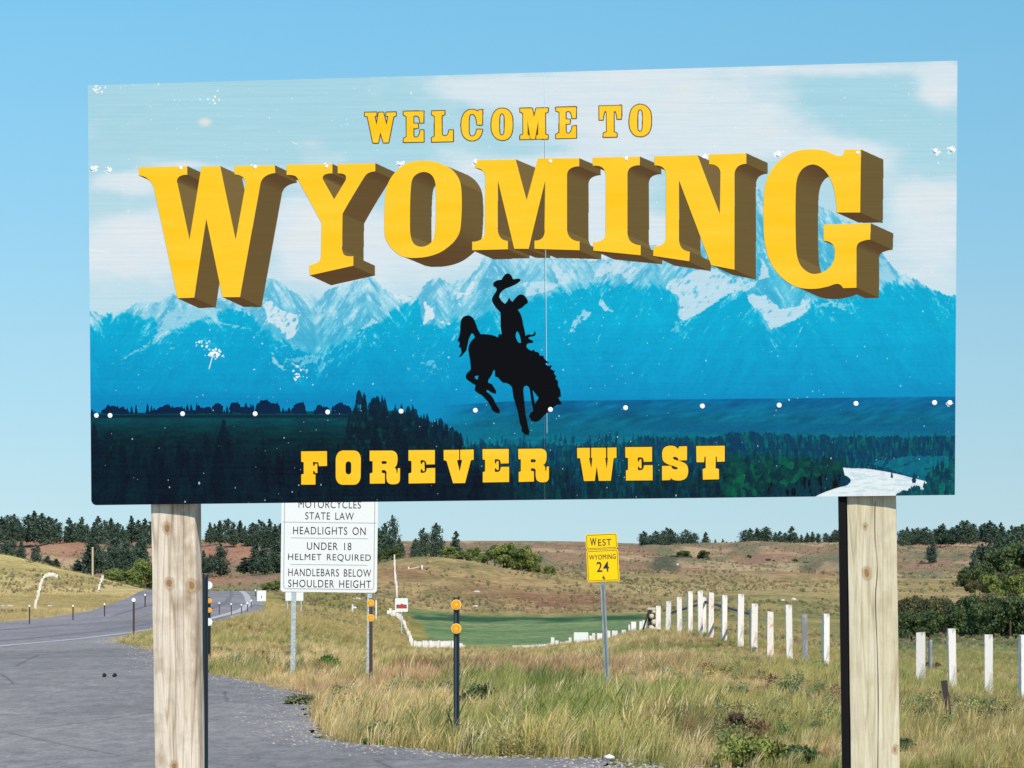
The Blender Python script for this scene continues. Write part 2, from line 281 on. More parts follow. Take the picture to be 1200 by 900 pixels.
def curve(pts):                                  # (x, y) corner, (x, y, 1) smooth
    n = len(pts); out = []
    P = [np.array(p[:2], float) for p in pts]; sf = [len(p) > 2 for p in pts]
    for i in range(n):
        a, b = P[i], P[(i+1) % n]; sa, sb = sf[i], sf[(i+1) % n]; out.append(a)
        if sa or sb:
            L = np.linalg.norm(b-a)
            def tan(j):
                p0, p2 = P[(j-1) % n], P[(j+1) % n]; t = p2-p0; return t/max(np.linalg.norm(t), 1e-6)*L
            ta = tan(i) if sa else None; tb = tan((i+1) % n) if sb else None
            if ta is None: ta = 2*(b-a)-tb if np.dot(2*(b-a)-tb, b-a) > 0 else b-a; ta = ta/max(np.linalg.norm(ta),1e-6)*L
            if tb is None: tb = 2*(b-a)-ta if np.dot(2*(b-a)-ta, b-a) > 0 else b-a; tb = tb/max(np.linalg.norm(tb),1e-6)*L
            for s in np.linspace(0, 1, 7)[1:-1]:
                out.append((2*s**3-3*s*s+1)*a+(s**3-2*s*s+s)*ta+(-2*s**3+3*s*s)*b+(s**3-s*s)*tb)
    return out
def Zm(ox, oy, sc, path): return [(ox+p[0]/sc, oy+p[1]/sc)+tuple(p[2:]) for p in path]
GLY = []                                         # (character, group, [paths in photo pixels])
def G(ch, grp, ox, oy, sc, *paths): GLY.append((ch, grp, [curve(Zm(ox, oy, sc, p)) for p in paths]))
G('W','big',150,180,4.738,[(60,76),(328,70),(330,118),(290,125,1),(273,145,1),(275,165),(342,478),(408,72),(512,70),(598,478),(652,180),(650,150,1),(630,125,1),(592,116),(592,68),(815,66),(818,108),(780,117,1),(750,138,1),(735,170),(622,797),(525,797),(435,362),(368,800),(275,803),(143,185),(125,155,1),(95,130,1),(62,122)])
G('Y','big',325,175,5.294,[(58,95),(342,92),(342,150),(300,155,1),(282,172,1),(288,195),(353,310),(422,195),(425,165,1),(405,152,1),(375,150),(375,92),(608,87),(608,137),(570,145,1),(545,165,1),(405,400),(402,600),(406,640,1),(425,660,1),(472,662),(472,722),(202,782),(198,720),(235,708,1),(262,690,1),(271,650),(275,455),(130,190),(115,168,1),(90,160,1),(58,160)])
G('O','big',440,175,6,[(330,80,1),(430,92,1),(530,137,1),(588,210,1),(606,310,1),(603,500,1),(585,600,1),(520,680,1),(420,740,1),(280,764,1),(180,748,1),(110,690,1),(70,620,1),(62,540,1),(70,320,1),(88,240,1),(140,160,1),(225,97,1)],[(330,160,1),(388,175,1),(418,225,1),(425,310,1),(421,560,1),(405,635,1),(370,672,1),(320,685,1),(272,665,1),(248,610,1),(243,520,1),(249,270,1),(268,195,1)])
G('M','big',545,170,6.206,[(72,110),(368,105),(448,400),(530,98),(830,97),(830,155),(785,162,1),(752,185,1),(742,230),(742,600),(752,655,1),(785,688,1),(833,700),(833,765),(505,755),(505,695),(550,685,1),(574,655,1),(578,610),(583,258),(462,755),(358,755),(239,258),(237,600),(246,655,1),(270,685,1),(312,697),(312,758),(52,765),(52,703),(105,693,1),(136,665,1),(144,620),(148,240),(138,198,1),(112,175,1),(75,166)])
G('I','big',685,170,6,[(58,88),(388,82),(388,142),(340,150,1),(311,172,1),(302,215),(302,600),(310,655,1),(337,688,1),(395,705),(395,775),(62,742),(62,682),(110,675,1),(139,652,1),(148,610),(150,215),(141,178,1),(115,152,1),(58,146)])
G('N','big',755,170,5.455,[(65,72),(340,65),(483,440),(487,190),(480,152,1),(455,130,1),(415,122),(415,60),(652,53),(652,120),(610,130,1),(585,155,1),(577,195),(577,797),(428,768),(222,225),(222,600),(229,640,1),(250,668,1),(292,682),(288,743),(57,708),(60,648),(105,640,1),(130,620,1),(138,580),(140,195),(131,157,1),(108,137,1),(65,130)])
G('G','big',885,165,4.616,[(485,48),(572,48),(568,388),(440,388),(437,330,1),(420,240,1),(380,165,1),(320,129,1),(265,145,1),(232,190,1),(220,265,1),(220,550,1),(228,630,1),(250,680,1),(290,713,1),(330,720,1),(385,700,1),(422,655,1),(431,600,1),(425,568,1),(402,548,1),(370,541),(370,453),(625,447),(622,535),(585,541,1),(556,557,1),(548,590),(548,795),(475,797),(460,779,1),(438,774,1),(395,788,1),(320,801,1),(230,792,1),(150,745,1),(90,670,1),(55,570,1),(45,450,1),(50,270,1),(75,180,1),(130,110,1),(210,60,1),(300,46,1),(380,55,1),(440,80,1),(475,78)])
wl = lambda ch, ox, oy, sc, *p: G(ch, 'small', ox, oy, sc, *p)
wl('W',420,120,10,[(75,120),(212,118),(212,158),(190,163),(212,268),(240,120),(292,118),(330,268),(352,163),(325,158),(325,120),(440,116),(440,158),(412,165),(352,470),(295,472),(258,350),(232,474),(172,474),(108,165),(78,162)])
wl('E',420,120,10,[(530,108),(765,105),(762,238),(722,238),(718,195,1),(700,162,1),(665,155,1),(645,168),(645,248),(700,250),(700,302),(645,305),(645,390),(665,412,1),(698,405,1),(718,370,1),(724,328),(764,326),(766,462),(530,466),(532,425),(565,405),(565,165),(532,148)])
wl('L',420,120,10,[(860,104),(1010,99),(1008,142),(975,155),(978,370),(1000,393,1),(1035,390,1),(1055,365,1),(1062,328),(1109,325),(1109,457),(860,462),(862,415),(895,400),(895,160),(862,145)])
wl('C',530,115,10,[(305,145),(353,138),(350,312),(292,312),(282,240,1),(262,200,1),(232,185,1),(205,200,1),(195,245,1),(195,395,1),(207,438,1),(235,450,1),(265,435,1),(282,400,1),(290,368),(352,370),(335,430,1),(298,478,1),(235,498,1),(170,480,1),(125,430,1),(108,355,1),(110,260,1),(135,190,1),(180,147,1),(235,135,1),(278,146,1),(293,160)])
wl('O',530,115,10,[(588,122,1),(650,140,1),(695,200,1),(706,270,1),(706,345,1),(690,425,1),(650,475,1),(588,492,1),(522,473,1),(475,415,1),(460,345,1),(465,245,1),(490,175,1),(533,133,1)],[(582,178,1),(607,200,1),(615,255,1),(612,385,1),(602,425,1),(582,438,1),(560,425,1),(551,380,1),(551,255,1),(558,200,1)])
wl('M',530,115,10,[(795,122),(935,120),(958,225),(985,120),(1122,117),(1120,162),(1088,172),(1090,425),(1122,435),(1120,477),(985,479),(985,440),(1007,427),(1008,265),(970,479),(918,480),(882,265),(884,427),(908,440),(908,481),(795,483),(797,440),(832,425),(830,175),(797,162)])
wl('E',645,112,9.23,[(60,130),(279,125),(276,245),(235,245),(228,200,1),(208,172,1),(182,170,1),(165,182),(165,256),(212,260),(212,304),(165,308),(167,388),(185,411,1),(210,405,1),(230,375,1),(238,333),(279,328),(279,459),(60,463),(62,420),(98,402),(98,178),(62,165)])
wl('T',645,112,9.23,[(528,115),(769,108),(766,252),(722,252),(715,198,1),(700,168,1),(685,185),(685,395),(718,408),(718,446),(573,449),(575,408),(610,395),(608,190),(592,168,1),(576,205,1),(570,262),(530,262)])
wl('O',645,112,9.23,[(970,98,1),(1030,115,1),(1075,165,1),(1088,230,1),(1088,325,1),(1068,390,1),(1025,430,1),(965,442,1),(910,425,1),(868,370,1),(855,305,1),(860,220,1),(880,152,1),(920,112,1)],[(970,150,1),(992,165,1),(1000,215,1),(998,335,1),(990,378,1),(970,392,1),(948,378,1),(940,335,1),(942,215,1),(950,165,1)])
fl = lambda ch, ox, oy, sc, *p: G(ch, 'low', ox, oy, sc, *p)
fl('F',345,520,12,[(95,108),(458,104),(460,312),(345,315),(337,262),(262,256),(264,312),(282,308),(294,280),(322,280),(325,412),(294,412),(282,385),(264,382),(266,428),(297,432),(297,575),(97,575),(97,432),(132,425),(132,262),(97,252)])
fl('O',345,520,12,[(705,95),(820,95),(890,112,1),(926,165,1),(935,235),(932,455),(918,520,1),(880,565,1),(815,577),(690,577),(628,560,1),(592,510,1),(582,440),(582,225),(600,152,1),(640,108,1)],[(760,248,1),(790,262,1),(800,300),(800,385),(788,420,1),(760,430,1),(732,418,1),(720,385),(720,300),(732,262,1)])
fl('R',430,520,9.23,[(30,75),(265,74),(310,92,1),(330,135,1),(328,205),(318,238,1),(298,258),(315,275,1),(320,315),(330,315),(335,265),(358,265),(358,380),(340,425,1),(290,438,1),(238,430,1),(216,400,1),(213,320),(206,295,1),(190,286,1),(160,287),(162,315),(195,320),(195,430),(32,432),(32,322),(62,312),(62,190),(30,185)],[(160,188),(205,188),(215,203,1),(205,218),(160,218)])
fl('E',430,520,9.23,[(450,70),(735,68),(735,222),(642,225),(637,197,1),(618,180,1),(580,180),(582,218),(597,215),(607,196),(622,197),(626,295),(607,298),(598,278),(582,275),(582,314),(620,313,1),(640,298,1),(646,265),(738,262),(738,425),(452,430),(452,322),(482,312),(482,188),(450,182)])
fl('V',430,520,9.23,[(830,68),(998,66),(998,175),(975,180),(1003,300),(1030,178),(1009,172),(1009,66),(1155,62),(1155,172),(1125,180),(1062,425),(932,427),(862,185),(832,178)])
fl('E',555,518,12,[(125,100),(495,97),(495,300),(380,303),(373,262,1),(350,244,1),(298,245),(300,302),(315,298),(328,266),(353,268),(355,390),(328,392),(315,372),(298,370),(300,418),(348,418,1),(372,398,1),(382,350),(500,348),(500,562),(130,568),(130,425),(162,412),(162,250),(128,245)])
fl('R',555,518,12,[(628,97),(940,93),(1000,112,1),(1025,155,1),(1025,235),(1012,290,1),(975,325),(1000,342,1),(1010,405),(1022,405),(1028,345),(1060,342),(1060,495),(1038,550,1),(980,566,1),(915,556,1),(882,520,1),(875,400),(862,378,1),(845,370,1),(805,372),(808,405),(848,412),(850,555),(635,562),(635,422),(665,410),(665,245),(630,240)],[(805,243),(860,243),(876,263,1),(862,285),(805,285)])
fl('W',670,515,12,[(75,118),(256,118),(256,262),(245,265),(275,410),(290,262),(274,260),(274,117),(483,117),(483,258),(472,262),(492,415),(508,262),(502,258),(502,115),(630,112),(630,258),(590,265),(550,580),(380,582),(352,375),(325,582),(172,585),(118,265),(78,262)])
fl('E',670,515,12,[(752,108),(1130,105),(1130,312),(1013,315),(1006,275,1),(985,254,1),(928,256),(930,312),(945,308),(957,277),(980,278),(983,405),(957,405),(945,385),(930,382),(932,430),(980,430,1),(1004,412,1),(1015,362),(1138,360),(1138,575),(762,578),(762,435),(792,425),(792,262),(755,255)])
fl('S',765,515,12,[(355,135),(372,97),(482,94),(482,292),(360,297),(350,262,1),(322,246,1),(292,248,1),(284,264,1),(305,282,1),(420,318,1),(475,355,1),(497,415,1),(494,485,1),(465,545,1),(400,575,1),(320,575,1),(272,560,1),(250,535),(248,570),(130,575),(130,372),(262,370),(270,400,1),(300,419,1),(342,418,1),(350,402,1),(325,385,1),(210,347,1),(150,305,1),(132,240,1),(137,160,1),(168,110,1),(230,89,1),(305,95,1)])
fl('T',765,515,12,[(610,92),(1012,88),(1012,310),(902,315),(900,245),(886,238),(882,405),(930,415),(932,560),(705,565),(702,418),(745,400),(743,240),(728,240),(722,320),(615,320)])
r1 = lambda *p: Zm(530, 315, 9, p); r2 = lambda *p: Zm(530, 410, 8.571, p)
HORSE = r1((485,725),(490,690),(525,690),(512,620),(510,460),(450,390,1),(420,330,1),(430,290,1),(470,215,1),(440,185),(430,160),(455,130,1),(520,115),(545,75,1),(575,50,1),(612,60,1),(640,110),(700,103),(720,118,1),(690,150,1),(620,185,1),(550,215,1),(510,255,1),(495,300),(520,340),(555,370),(580,345),(600,303),(615,330),(635,350),(665,310,1),(700,277,1),(740,272,1),(775,300,1),(798,350,1),(770,375),(740,405,1),(690,430),(725,490,1),(745,570),(775,710),(800,692,1),(835,695,1),(858,685,1),(868,655),(880,680,1),(870,705,1),(830,714,1),(800,730),(820,745),(855,760),(850,780),(800,785),(782,815,1),(800,845,1),(840,865),(860,852),(875,875),(910,880))+\
 r2((880,58),(915,60),(925,90),(970,130),(930,135),(960,162),(1003,155),(985,190),(1032,215),(1020,235),(1045,265),(1035,290),(1062,312),(1062,360),(1085,400),(1093,468),(1065,475),(1080,510),(1103,545),(1050,550),(1000,590),(920,660),(870,710,1),(830,720,1),(795,705),(770,665),(785,635),(815,610),(800,540),(780,400),(765,368,1),(740,358,1),(718,378,1),(718,450),(735,640),(760,760),(775,820),(768,858),(730,845),(698,815),(695,770),(682,740),(660,620),(615,470),(602,375),(580,350),(545,330),(515,332),(490,310),(460,275),(430,265),(430,205),(415,202),(395,255),(360,305),(362,330),(400,345),(440,410),(440,440),(400,430),(365,405),(345,400),(345,422),(400,470,1),(430,530),(475,600),(478,635),(440,632),(400,600),(390,570),(360,520),(300,455),(255,430),(225,405),(235,352),(180,320,1),(140,285,1),(140,250,1),(165,220),(188,190),(180,100),(165,20))+\
 r1((172,830,1),(195,770,1),(240,725),(215,680,1),(195,695),(175,740),(150,860))+r2((95,60),(65,74),(95,25))+r1((90,830),(68,825),(80,790),(75,765),(55,760),(75,710),(85,650),(90,570,1),(110,515,1),(165,492,1),(215,515,1),(245,570),(270,640),(300,690),(400,695,1))
HH = [r1((685,655),(670,700,1),(680,745,1),(705,780,1),(728,775),(720,730),(705,680)), r2((225,265),(265,255),(255,300),(232,290)), r2((805,398),(870,480),(830,545))]
GLY.append(('horse', 'horse', [curve(HORSE)]+[curve(h) for h in HH]))

# --- printed picture, computed here: every shape is drawn where it stands on the board
IW, IH = 2400, 1180; BW, BH = 3.60, 1.80
gs = (np.arange(IW)+.5)/IW*BW-BW/2; gt = (np.arange(IH)+.5)/IH*BH-BH/2
s_, t_ = np.meshgrid(gs, gt)
wx = bo[0]+s_*bu[0]+t_*bv[0]; wy = bo[1]+s_*bu[1]+t_*bv[1]; wz = bo[2]+s_*bu[2]+t_*bv[2]
PX = (600+F*wx/wy).astype(np.float32); PY = (HY-F*(wz-EYE)/wy).astype(np.float32); del wx, wy, wz
img = np.zeros((IH, IW, 3), np.float32)
def blend(m, c):
    c = np.asarray(c, np.float32)
    global img
    img += m[..., None]*(c-img)
def window(path, pad=4):
    q = [b2(p[0], p[1]) for p in path]; a = np.array(q); i0 = int(np.clip((a[:, 0].min()+BW/2)/BW*IW-pad, 0, IW)); i1 = int(np.clip((a[:, 0].max()+BW/2)/BW*IW+pad, 0, IW))
    j0 = int(np.clip((a[:, 1].min()+BH/2)/BH*IH-pad, 0, IH)); j1 = int(np.clip((a[:, 1].max()+BH/2)/BH*IH+pad, 0, IH)); return slice(j0, j1), slice(i0, i1)
def inside(paths, sl_):
    x, y = PX[sl_], PY[sl_]; r = np.zeros(x.shape, bool)
    for p in paths:
        n = len(p)
        for i in range(n):
            (x0, y0), (x1, y1) = p[i], p[(i+1) % n]
            if abs(y1-y0) < 1e-9: continue
            c = ((y0 > y) != (y1 > y)); r ^= c & (x < (x1-x0)*(y-y0)/(y1-y0)+x0)
    return r
def fill(paths, c, a=1.0):
    sl_ = window(sum([list(p) for p in paths], [])); m = inside(paths, sl_)
    img[sl_] = np.where(m[..., None], img[sl_]*(1-a)+np.asarray(c, np.float32)*a, img[sl_])
def stroke(path, c, hw, closed=True):
    n = len(path)
    for i in range(n if closed else n-1):
        a, b = np.array(path[i], float), np.array(path[(i+1) % n], float)
        sl_ = window([a, b], 8); x, y = PX[sl_]-a[0], PY[sl_]-a[1]; d = b-a; L = max(d@d, 1e-9); tt = np.clip((x*d[0]+y*d[1])/L, 0, 1)
        m = np.hypot(x-tt*d[0], y-tt*d[1]) < hw; img[sl_] = np.where(m[..., None], np.asarray(c, np.float32), img[sl_])
N = lambda sx, sy, o=4, sd=0, g=.5: fbm(PX/sx, PY/sy, o, sd, g).astype(np.float32)
D = lambda *c: np.array(c, np.float32)
gxy = lambda cx, cy, rx, ry: np.exp(-(((PX-cx)/rx)**2+((PY-cy)/ry)**2))
img[:] = D(166,209,226); blend(sm(120, 350, PY)*.75, D(196,221,235))
n1 = N(90, 38, 5, 50); n2 = N(26, 13, 4, 51)
cl = sum(a*gxy(*g) for a, g in [(1.1,(720,110,170,40)),(.9,(560,105,60,16)),(.9,(860,170,120,40)),(.9,(1010,80,110,12)),(1,(1105,100,30,28)),(1.1,(1085,270,60,70)),(.8,(1000,180,60,20)),(.9,(150,215,60,14)),(.7,(225,192,40,6)),(1,(150,300,80,45)),(.8,(190,270,60,20)),(1.0,(370,260,60,60)),(.9,(440,300,90,40)),(1,(620,195,60,12)),(.9,(700,230,60,60)),(.9,(740,280,120,30)),(.7,(280,200,30,8)),(.8,(540,250,60,50))])
m = np.clip(sm(.28, .72, cl*.62+n1*.55+n2*.22-.18), 0, 1); blend(m*.85, D(220,228,238)); blend(sm(.6, .85, n1*.5+n2*.3+cl*.25)*.35*m, D(236,232,232))
blend(sm(.35, 1, gxy(240,143,12,7)+.2*(n2-.5))*.9, D(222,224,224))
def poly_y(pts): a = np.array(sorted(pts)); return np.interp(PX, a[:, 0], a[:, 1]).astype(np.float32)
zA = lambda *p: Zm(100, 290, 4.615, p); zB = lambda *p: Zm(340, 290, 4.615, p); zC = lambda *p: Zm(600, 290, 4.615, p); zD = lambda *p: Zm(860, 290, 4.615, p)
ridge = poly_y([(100,361)]+zA((25,335),(60,350),(110,358),(165,357),(230,325),(330,290),(400,290),(440,275),(470,250),(510,265),(600,250),(700,262),(760,290),(900,250),(985,155),(1010,175),(1050,180),(1075,200),(1120,240),(1160,255))+zB((50,250),(130,255),(155,280),(190,240),(240,215),(400,165),(450,160),(500,220),(560,250),(620,265),(690,260),(740,190),(790,165),(840,180),(880,200),(930,165),(970,165),(1010,120),(1040,60),(1100,50),(1200,62))+[(640,300),(700,305),(740,296),(762,286),(775,291),(800,284),(830,268),(860,245),(880,225),(889,221),(900,232),(920,245),(950,238),(965,243),(985,255),(1000,262),(1020,280),(1033,295),(1048,316),(1077,330),(1098,341),(1119,347),(1130,352)])
jag = (N(6, 60, 4, 60, .62)-.5)*8+(N(1.8, 30, 2, 61)-.5)*3
rj = ridge+jag
low = poly_y(zA((0,415),(25,412),(130,380),(250,368),(380,395),(400,470),(430,455),(560,420),(680,380),(760,340),(840,330),(900,365),(980,470),(1090,520),(1160,560))+zB((120,590),(200,560),(350,485),(480,400),(600,320),(690,285),(720,420),(830,425),(950,385),(1040,375),(1140,350))+zC((80,280),(200,250),(300,230),(440,200),(640,200),(830,215),(880,240),(900,370),(920,400),(1080,310),(1200,240))+zD((60,250),(100,330),(200,440),(300,410),(410,340),(440,290),(520,285),(780,230),(870,180),(1000,200),(1100,235),(1195,268)))
mt = sm(-.5, .8, PY-rj)
xs1 = np.arange(90., 1135., 2); rp1 = np.interp(xs1, *np.array(sorted(set((round(float(a), 1), round(float(b), 1)) for a, b in zip(PX[700, ::8], ridge[700, ::8])))).T); gk = np.convolve(np.gradient(rp1, 2), np.ones(9)/9, 'same')
gsl = np.interp(PX, xs1, gk).astype(np.float32); wR = sm(-.25, .25, gsl+.35*(fbm(PX/30, PY/30, 2, 66)-.5))
def streak(sx, sl_, seed, sy): u_ = (PX*sx[0]+PY*sx[1])/sl_; v_ = (-PX*sx[1]+PY*sx[0])/sy; return fbm(u_, v_, 4, seed, .6)
SR = streak((.80, -.60), 3.4, 67, 15); SL = streak((.80, .60), 3.4, 68, 15); SS = (SR*wR+SL*(1-wR)).astype(np.float32)
SR = streak((.85, -.53), 9, 69, 30); SL = streak((.85, .53), 9, 70, 30); SB_ = (SR*wR+SL*(1-wR)).astype(np.float32); fine = fbm(PX/2.0, PY/2.4, 3, 71, .6).astype(np.float32)
dd = PY-rj; hz = sm(0, 75, dd)[..., None]
base = D(140,203,228)*(1-hz)+D(74,184,218)*hz
dg_ = sm(360, 462, PY)[..., None]; deep = D(2,170,212)*(1-dg_)+D(0,150,200)*dg_
lowj = low+(fbm(PX/9, PY/9, 4, 62, .6)-.5)*18+(SS-.5)*14
dm = sm(-5, 4, PY-lowj)
sh = np.clip((SB_-.5)*2.4+(SS-.5)*1.3, -1, 1)[..., None]*(1-.75*dm[..., None])
mc = base*(1-dm[..., None])+deep*dm[..., None]
mc = mc+sh*D(26,15,8)
mc = mc*(1-(sm(.12, -.5, sh[..., 0])*(1-dm)*.45)[..., None])+D(58,164,204)*(sm(.12, -.5, sh[..., 0])*(1-dm)*.45)[..., None]
hgt = np.clip(1-dd/(np.maximum(low-ridge, 12)+12), 0, 1)
sn = sm(.50, .74, SS*.55+SB_*.35+hgt*.13+(fine-.5)*.18)*sm(-1, 2, dd)*(1-sm(14, 42, PY-lowj))
mc = mc*(1-(sn*.66)[..., None])+D(206,226,239)*(sn*.66)[..., None]
mc = mc+((fine-.5)*12)[..., None]
mc = mc+((SB_-.5)*10*dm)[..., None]*D(.4,1,1)
img = img*(1-mt[..., None])+mc*mt[..., None]
def patch(path, c, a, nz=.5, sx=6, sy=6, sd=0):
    sl_ = window(path, 30); q = curve(path); mm = inside([q], sl_).astype(np.float32)
    for _ in range(16):
        mm[1:-1, 1:-1] = (mm[1:-1, 1:-1]*2+mm[:-2, 1:-1]+mm[2:, 1:-1]+mm[1:-1, :-2]+mm[1:-1, 2:])/6
    nn = fbm((PX[sl_]+.5*PY[sl_])/sx, PY[sl_]/sy, 5, sd, .62); mm = sm(.40, .78, mm*.85+(nn-.5)*(nz+.35)*2.2)*a
    img[sl_] = img[sl_]*(1-mm[..., None])+np.asarray(c, np.float32)*mm[..., None]
SN = D(196,220,236); SB = D(216,228,238)
patch(zC((830,215,1),(890,260,1),(905,330,1),(895,375,1),(930,395,1),(1080,310),(1200,240),(1210,170),(1100,110),(1000,120),(920,160)), SN, .92, .35, 6, 6, 80)
patch(zC((620,170),(680,100),(560,60),(480,110),(430,165),(500,160),(570,140)), SN, .8, .6, 5, 5, 81)
patch(zC((200,60),(330,165),(290,210),(180,240),(80,270),(60,190),(120,180),(250,190)), SN, .8, .6, 5, 5, 82)
patch(zC((470,310),(500,345),(560,352),(500,300),(485,250),(465,300)), SN, .85, .3, 4, 4, 83)
patch(zC((430,350),(380,330),(330,400),(310,470),(350,430),(400,390)), SN, .75, .7, 4, 4, 84)
patch(zC((880,400),(860,450),(890,462),(930,400),(960,385)), SN, .5, .8, 4, 4, 85)
patch(zD((60,250),(90,310),(150,360),(180,400),(200,450),(300,410),(410,340),(420,270),(380,240),(350,320),(250,330),(180,260)), SN, .9, .45, 5, 5, 86)
patch(zD((0,160),(120,180),(200,160),(160,60),(120,200),(60,240),(0,230)), SN, .85, .6, 5, 5, 87)
patch(zD((790,60),(790,190),(870,170),(830,70)), D(150,205,230), .9, .3, 5, 5, 88)
patch(zD((440,320),(520,290),(500,285),(590,300),(640,305),(600,345),(540,320)), SN, .6, .8, 4, 3, 89)
patch(zD((1110,330),(1160,350),(1175,270),(1165,350),(1130,340)), SN, .4, .8, 4, 4, 90)
patch(zA((960,290),(1010,290),(1060,340),(1150,360),(1160,420),(1130,490),(1090,500),(1050,440),(990,400)), SB, .85, .55, 4, 5, 91)
patch(zA((440,360),(560,330),(740,330),(690,370),(560,415),(430,470),(350,505),(400,450),(420,400)), D(150,206,230), .85, .6, 6, 3, 92)
patch(zA((750,330),(860,340),(930,390),(1040,480),(980,430),(860,350)), SB, .7, .6, 4, 3, 93)
patch(zA((1010,560),(1040,620),(1100,670),(1130,680),(1060,660),(1010,620)), SN, .7, .6, 4, 3, 94)
patch(zA((1080,590),(1150,640),(1200,660),(1200,680),(1140,650)), SN, .7, .6, 4, 3, 95)
patch(zB((720,280),(770,330),(790,400),(860,420),(920,380),(880,410),(820,400),(760,390),(710,430),(730,370)), SB, .9, .45, 4, 4, 96)
patch(zB((840,180),(900,240),(940,240),(1010,150),(1030,100),(980,250),(910,280),(940,350),(900,290),(880,220)), SB, .85, .5, 4, 4, 97)
patch(zB((540,240),(620,260),(680,270),(620,310),(570,280)), SB, .8, .5, 4, 4, 98)
patch(zB((440,380),(480,400),(380,460),(350,480),(400,420)), SB, .6, .8, 3, 3, 99)
patch(zB((0,600),(60,640),(150,620),(190,590),(120,580)), SN, .5, .9, 3, 3, 100)
patch(zB((690,620),(780,610),(800,660),(720,630)), SN, .45, .9, 3, 3, 101)
patch(zA((185,608),(300,540),(380,488),(450,440),(470,455),(400,505),(300,560),(195,612)), SB, .5, .7, 3, 2, 102); patch(zA((670,372),(700,385),(760,410),(860,432),(980,452),(860,442),(760,424),(690,400)), SB, .55, .4, 3, 2, 103)
# --- foot of the mountains, plain and foreground of the print
blend(sm(452, 470, PY)*sm(560, 380, PX)*.6, D(0,128,186)); blend(sm(440, 478, PY)*sm(380, 600, PX)*.5, D(0,128,186))
hy = np.interp(PX, [480,600,640,1119], [478,470,469.5,464.5]); st = N(30, 5, 4, 110); dg = fbm((PX+PY*2.2)/14, (PY-PX*.1)/9, 4, 111)
pl = sm(-.5, 1, PY-hy)*sm(500, 580, PX+20*(n1-.5)); ty = sm(468, 508, PY)[..., None]; pc = D(14,104,152)*(1-ty)+D(14,104,128)*ty+((dg-.5)[..., None]*D(20,40,44)*1.2); img = img*(1-pl[..., None])+np.clip(pc, 0, 255)*pl[..., None]
blend(sm(490, 500, PY)*sm(440, 560, PX)*.55, D(6,104,138)); blend(sm(505, 516, PY+8*(st-.5))*sm(.35, .6, N(16, 3, 4, 112))*sm(500, 560, PX)*.6, D(20,124,140))
blend(sm(494, 498, PY)*sm(509, 503, PY)*sm(690, 800, PX)*.5, D(10,92,140))
tj = (N(7, 400, 3, 113, .7)-.5)*10+(N(1.6, 400, 2, 114)-.5)*3
f2b = np.interp(PX, [500,560,620,700,760,840,870,1000,1119], [532,520,524,520,512,512,506,512,512])
fm2 = sm(-.6, .8, PY-(f2b+tj)); vs = fbm(PX/2.4, PY/9, 4, 115, .6); cc = D(8,62,96)*(1-sm(.4, .75, vs)[..., None])+D(14,104,104)*sm(.4, .75, vs)[..., None]
cc = cc*(1-(sm(545, 585, PY)*.55)[..., None])+D(8,40,54)*(sm(545, 585, PY)*.55)[..., None]
img = img*(1-fm2[..., None])+cc*fm2[..., None]
f3 = np.interp(PX, [800,850,870,940,990], [540,532,530,532,546])+tj*.8; f3m = sm(-.6, .8, PY-f3)*sm(820, 860, PX)*sm(1006, 985, PX+.5*(PY-550)); cc = D(6,56,70)*(1-sm(.45, .8, vs)[..., None])+D(30,110,84)*(sm(.45, .8, vs)*sm(565, 540, PY))[..., None]
img = img*(1-f3m[..., None])+cc*f3m[..., None]
zF = lambda *p: Zm(860, 440, 4.615, p)
patch(zF((700,470),(850,450),(1000,430),(1190,440),(1190,600),(1000,570),(820,500)), D(10,126,150), .6, .5, 5, 5, 120)
fill([curve(zF((590,498),(640,502,1),(700,503),(820,520,1),(950,550),(1048,575),(1030,590),(1060,610),(1000,670),(420,670),(440,655),(500,628,1),(580,602),(632,572,1),(600,540)))], D(228,238,244))
rw = inside([curve(zF((590,498),(640,502,1),(700,503),(820,520,1),(950,550),(1048,575),(1030,590),(1060,610),(1000,670),(420,670),(440,655),(500,628,1),(580,602),(632,572,1),(600,540)))], (slice(0, IH), slice(0, IW)))
img -= (rw*sm(.45, .75, N(9, 3, 4, 121)))[..., None]*D(26,16,10)
tr = (N(4, 300, 3, 122, .7)-.5)*14; rt = np.interp(PX, [1050,1060,1075,1090,1119], [584,573,572,560,545])+tr; rm_ = sm(-.6, .8, PY-rt)*sm(1050, 1053, PX); cc = D(6,66,84)*(1-sm(.4, .75, vs)[..., None])+D(10,116,112)*sm(.4, .75, vs)[..., None]; img = img*(1-rm_[..., None])+cc*rm_[..., None]
def ptree(x, yb, h, w_, c, a=1.0, rr=rng):
    L = []; n = max(3, int(h/2.5))
    for i in range(n): 
        t = (i+.5)/n; ww = w_/2*(t**.8)*rr.uniform(.65, 1.15); y = yb-h*(1-t); L.append((ww, y))
    fill([[(x, yb-h)]+[(x+ww, y) for ww, y in L]+[(x+w_*.3, yb), (x-w_*.3, yb)]+[(x-ww*rr.uniform(.7, 1.1), y) for ww, y in reversed(L)]], c, a)
def pbush(x, yb, h, w_, c, a=1.0, rr=rng):
    k_ = 9; fill([[(x+w_/2*math.cos(q)*rr.uniform(.75, 1.15), yb-h/2-h/2*math.sin(q)*rr.uniform(.8, 1.15)) for q in np.linspace(0, 2*math.pi, k_, endpoint=False)]], c, a)
def mixc(a, b, t): return D(*a)*(1-t)+D(*b)*t
